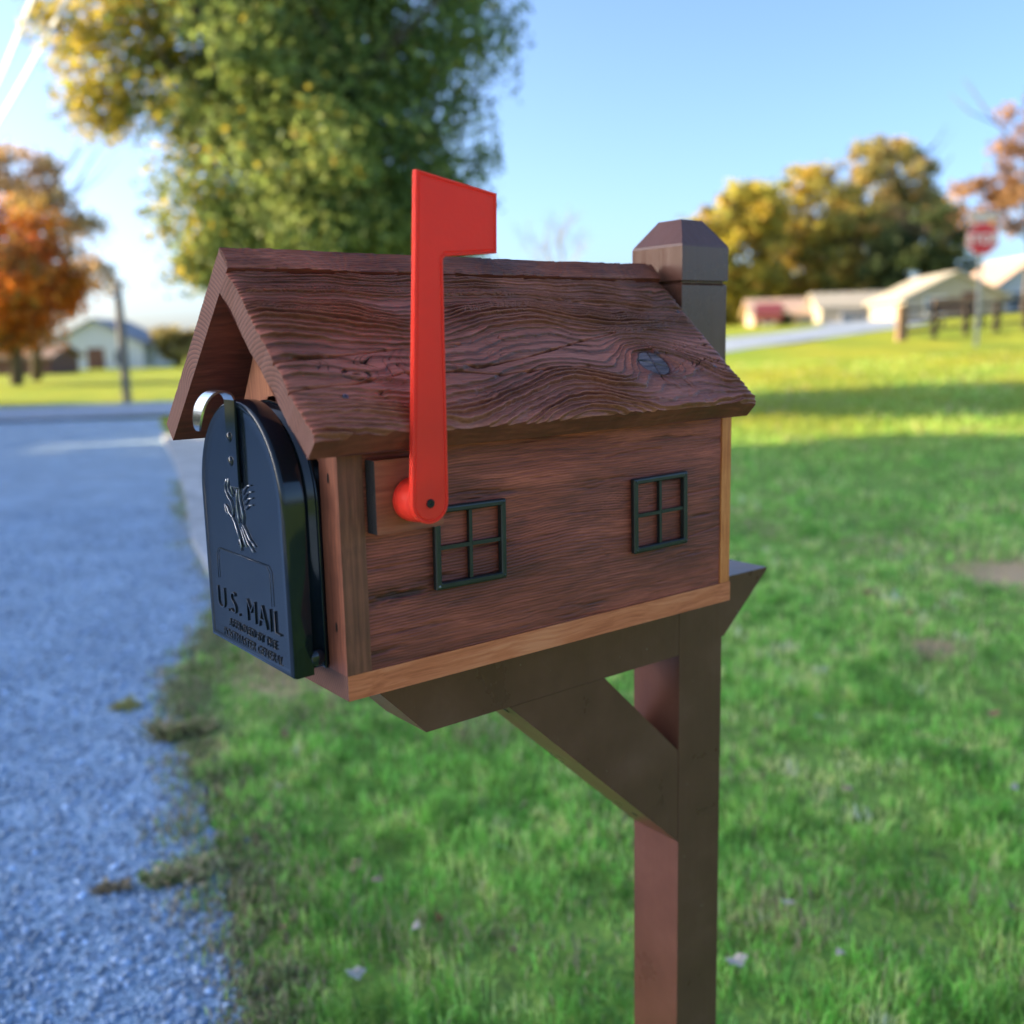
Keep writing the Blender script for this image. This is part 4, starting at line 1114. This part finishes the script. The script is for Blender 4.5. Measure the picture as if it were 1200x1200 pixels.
# ------------------------------------------------------------------ buildings
def gable_house(name, label, x, y, w, d, hw, hr, wallm, roofm, rz=0, wins=(), doors=(), ov=.35, ridge='x', cat='house', z=None):
    z = float(hz(x, y)) - .1 if z is None else z
    t = tag(empty(name, (x, y, z), rz), label, cat)
    bm = bmesh.new()
    if ridge == 'x':
        pts = [(-w / 2, 0), (w / 2, 0)]
        box(bm, (-w / 2, 0, 0), (w / 2, d, hw))
        for xx in (-w / 2 + .002, w / 2 - .152):
            va = [bm.verts.new((xx + dx, *q)) for dx in (0, .15) for q in ((0, hw), (d, hw), (d / 2, hw + hr))]
            bm.faces.new(va[:3]); bm.faces.new(va[3:][::-1])
            for i in range(3): bm.faces.new([va[i], va[3 + i], va[3 + (i + 1) % 3], va[(i + 1) % 3]])
        frombm('wall', bm, wallm, t)
        bm = bmesh.new()
        k = hr / (d / 2)
        for s_ in (0, 1):
            a = [(-ov, hw - k * ov), (d / 2, hw + hr)] if s_ == 0 else [(d + ov, hw - k * ov), (d / 2, hw + hr)]
            rings = [[(xx, a[0][0], a[0][1] + .03), (xx, a[1][0], a[1][1] + .03), (xx, a[1][0], a[1][1] + .17), (xx, a[0][0], a[0][1] + .17)] for xx in (-w / 2 - ov, w / 2 + ov)]
            loft(bm, rings)
    else:
        prism(bm, [(-w / 2, 0), (w / 2, 0), (w / 2, hw), (0, hw + hr), (-w / 2, hw)], 0, d)
        frombm('wall', bm, wallm, t)
        bm = bmesh.new(); k = hr / (w / 2)
        for s_ in (-1, 1):
            e0 = (s_ * (w / 2 + ov), hw - k * ov)
            prism(bm, [(e0[0], e0[1] + .03), (0, hw + hr + .03), (0, hw + hr + .17), (e0[0], e0[1] + .17)][::s_], -ov, d + ov)
    frombm('roof', bm, roofm, t)
    for (wx0, wz0, ww, wh) in wins:
        bm = bmesh.new(); box(bm, (wx0, -.03, wz0), (wx0 + ww, .05, wz0 + wh))
        f = frombm('window', bm, M['glass'], t)
        bm = bmesh.new()
        e2 = .09
        box(bm, (wx0 - e2, -.06, wz0 - e2), (wx0, .04, wz0 + wh + e2)); box(bm, (wx0 + ww, -.06, wz0 - e2), (wx0 + ww + e2, .04, wz0 + wh + e2))
        box(bm, (wx0, -.06, wz0 + wh), (wx0 + ww, .04, wz0 + wh + e2)); box(bm, (wx0, -.06, wz0 - e2), (wx0 + ww, .04, wz0))
        frombm('frame', bm, M['signwhite'], f)
    for (dx0, dw, dh, mm) in doors:
        bm = bmesh.new(); box(bm, (dx0, -.04, .02), (dx0 + dw, .05, dh)); frombm('door', bm, mm, t)
    return t
gable_house('house', 'small white house with grey gable roof behind the orange maple on the left', wx(116, 72), 72, 6.6, 8, 2.3, 1.7, M['white'], M['shingle'], R(4), [(-2.6, .9, .9, 1.0), (1.3, .9, .9, 1.0)], [(-.6, 1.2, 2.1, M['brick'])], ridge='y', z=-.6)
gable_house('shed', 'low brown shed under the orange maple at the left edge', wx(18, 60), 60, 4.4, 4, 1.5, .6, M['brick'], M['brownshingle'], 0, [], [(-2.0, .9, 1.2, M['white'])], z=-.5, cat='shed')
gable_house('house', 'low beige house beyond the street just right of the yellow tree', wx(926, 70), 70, 4.4, 5, 1.0, 1.0, M['beige'], M['brownshingle'] if False else M['beige'], R(-6), [(-1.6, .35, .6, .5)], [(.8, .9, .9, M['shingle'])], z=1.75)
gable_house('house', 'long cream low building with bluish windows beside the street', wx(1018, 66), 66, 5.6, 6, 1.5, .9, M['cream'], M['creamroof'], R(-8), [(-1.5, .5, 1.5, .6), (.6, .6, 1.5, .6)], [], z=1.55)
gable_house('house', 'cream gable house with broad pale roof behind the stop sign', wx(1122, 58), 58, 5.6, 7, 1.5, 1.35, M['cream'], M['creamroof'], R(-4), [(-1.6, .6, 1.0, .9)], [(.4, 1.0, 1.8, M['brick'])], ridge='y', z=1.75)
gable_house('house', 'white house with tall beige gable cut by the right edge', wx(1215, 62), 62, 4.6, 7, 2.4, 1.7, M['white'], M['beige'], R(-3), [(-1.5, 1.0, .8, 1.0)], [], ridge='y', z=1.6)

# small red car by the beige house
car = tag(empty('car', (wx(905, 64), 64, float(hz(wx(905, 64), 64)) + .02), R(75)), 'red car parked in front of the beige house', 'car')
bm = bmesh.new()
prof = [(-2.0, .35), (2.0, .35), (2.05, .75), (1.2, .9), (.6, 1.38), (-.9, 1.42), (-1.6, .98), (-2.0, .9)]
prism(bm, prof, -.82, .82)
body = frombm('body', bm, M['carred'], car, bevel=.08, seg=3)
for s_ in (-.835, .825):
    bm = bmesh.new(); prism(bm, [(-1.25, .98), (.95, .96), (.5, 1.32), (-.85, 1.34)], s_, s_ + .01); frombm('window', bm, M['glass'], car)
for xx in (-1.25, 1.3):
    for s_ in (-.80, .62):
        bm = bmesh.new(); lathe_y(bm, xx, .33, [(s_, .33), (s_ + .19, .33)], 20); frombm('wheel', bm, M['rubber'], car, bevel=.03)

# ------------------------------------------------------------------ stop sign
SD = 25.5
sx_, sy_ = wx(1150, SD), SD
sz_ = float(hz(sx_, sy_))
sign = tag(empty('stop_sign', (sx_, sy_, sz_), R(-6)), 'red octagonal STOP sign on a grey post at the right', 'sign')
ZC = H_EYE + (386.5 - 283) / 1165.1 * SD * .985 - sz_ + .0
def octo(r0): return [(r0 * math.cos(R(22.5 + 45 * i)), ZC + r0 * math.sin(R(22.5 + 45 * i))) for i in range(8)]
bm = bmesh.new(); prism(bm, octo(.412), 0, .006); frombm('border', bm, M['signwhite'], sign)
bm = bmesh.new(); prism(bm, octo(.395), -.005, -.0005); pn = frombm('panel', bm, M['stopred'], sign)
cu = bpy.data.curves.new('lettering', 'FONT'); cu.body = 'STOP'; cu.size = .34; cu.align_x = 'CENTER'; cu.extrude = .002; cu.offset = .006; cu.materials.append(M['signwhite'])
o = bpy.data.objects.new('lettering', cu); COL.objects.link(o); o.parent = sign; tomesh(o, Matrix.Translation((0, -.008, ZC - .12)) @ Matrix.Rotation(R(90), 4, 'X') @ Matrix.Diagonal((.92, 1, 1, 1)))
bm = bmesh.new(); box(bm, (-.04, .0075, -.3), (.04, .05, ZC + .46)); frombm('post', bm, M['steel'], sign, bevel=.004)
bm = bmesh.new(); box(bm, (-.33, .0, ZC + .47), (.33, .012, ZC + .62)); frombm('name_plate', bm, plain('grey_plate', (.55, .57, .58), .5), sign, bevel=.004)

# ------------------------------------------------------------------ rail fence and bench on the right
fx0, fy0 = wx(1061, 29), 29
fence = tag(empty('fence', (fx0, fy0, float(hz(fx0, fy0)))), 'wooden rail fence with thick tan end post on the right', 'fence')
bm = bmesh.new(); box(bm, (-.13, -.13, -.3), (.13, .13, 1.0)); frombm('end_post', bm, M['fencewood'], fence, bevel=.02)
for k in range(1, 5):
    dx = 1.15 * k; z = float(hz(fx0 + dx, fy0 + .5 * k)) - float(hz(fx0, fy0))
    bm = bmesh.new(); box(bm, (dx - .07, .5 * k - .07, z - .3), (dx + .07, .5 * k + .07, z + .95)); frombm('post', bm, M['darkfence'], fence, bevel=.01)
z4 = float(hz(fx0 + 4.6, fy0 + 2)) - float(hz(fx0, fy0))
for zz in (.25, .55, .85):
    bm = bmesh.new()
    rings = [[(.1 + t * 4.5, .06 + t * 1.95, zz + t * z4 - .05), (.1 + t * 4.5, .1 + t * 1.95, zz + t * z4 - .05), (.1 + t * 4.5, .1 + t * 1.95, zz + t * z4 + .05), (.1 + t * 4.5, .06 + t * 1.95, zz + t * z4 + .05)] for t in (0, 1)]
    loft(bm, rings); frombm('rail', bm, M['darkfence'], fence)
bx_, by_ = wx(1128, 33), 33
bench = tag(empty('bench', (bx_, by_, float(hz(bx_, by_)))), 'brown wooden garden bench behind the rail fence', 'bench')
bm = bmesh.new(); box(bm, (-.75, -.25, .42), (.75, .25, .48)); frombm('seat', bm, M['fencewood'], bench, bevel=.01)
bm = bmesh.new(); box(bm, (-.75, .22, .55), (.75, .28, 1.05)); frombm('backrest', bm, M['fencewood'], bench, bevel=.01)
for xx in (-.68, .62):
    for yy in (-.24, .20):
        bm = bmesh.new(); box(bm, (xx, yy, -.05), (xx + .07, yy + .07, .42 if yy < 0 else .56)); frombm('leg', bm, M['darkfence'], bench)

# ------------------------------------------------------------------ pole and wires on the left
ux, uy = wx(148, 27), 27
pole = tag(empty('wooden_pole', (ux, uy, 0)), 'grey weathered wooden pole standing by the street left of the mailbox', 'pole')
bm = bmesh.new(); tube(bm, [(0, 0, -.3), (.01, 0, 1.7), (0, 0, 3.15)], [.125, .115, .105], 14); frombm('shaft', bm, M['utility'], pole)
bm = bmesh.new(); box(bm, (-.13, -.14, 2.75), (.13, -.105, 2.85)); frombm('bracket', bm, M['steel'], pole)
for k, (a, b) in enumerate((((-6.15, 15.0, 6.15), (-17.2, 36, 9.4)), ((-6.57, 15.0, 6.25), (-17.2, 36, 10.5)))):
    a = Vector(a); b = Vector(b)
    bm = bmesh.new()
    pts = []
    for t in np.linspace(-.35, 2.2, 26):
        q = a + (b - a) * float(t); q.z += .10 * t * (t - 1); pts.append(q)
    tube(bm, pts, .042, 6)
    tag(frombm('overhead_wire', bm, M['cable']), ['lower pale overhead wire crossing the top left corner', 'upper pale overhead wire crossing the top left corner'][k], 'wire', 'overhead wires')

# ------------------------------------------------------------------ light
SUN_EL, SUN_AZ = R(17), R(-85)      # azimuth from +Y towards +X
sd = Vector((math.sin(SUN_AZ) * math.cos(SUN_EL), math.cos(SUN_AZ) * math.cos(SUN_EL), math.sin(SUN_EL)))
sl = bpy.data.lights.new('sun', 'SUN'); so = bpy.data.objects.new('sun', sl); COL.objects.link(so)
so.rotation_euler = sd.to_track_quat('Z', 'Y').to_euler()
sl.energy = 5.0; sl.angle = R(.5); sl.color = (1.0, .77, .44)
wld = bpy.data.worlds.new('World'); S.world = wld; wld.use_nodes = True
nt = wld.node_tree; bg = nt.nodes['Background']
sky = nt.nodes.new('ShaderNodeTexSky'); sky.sky_type = 'NISHITA'; sky.sun_disc = False
sky.sun_elevation = SUN_EL; sky.sun_rotation = SUN_AZ
sky.air_density = .65; sky.dust_density = 2.4; sky.ozone_density = 3.2
nt.links.new(sky.outputs[0], bg.inputs[0]); bg.inputs[1].default_value = .15
vs = S.view_settings
vs.view_transform = 'Standard'; vs.look = 'None'; vs.gamma = 1; vs.use_curve_mapping = False; vs.exposure = 1.62
S.render.engine = 'CYCLES'
S.cycles.use_denoising = True
S.cycles.max_bounces = 8; S.cycles.transparent_max_bounces = 4
S.cycles.sample_clamp_indirect = 6
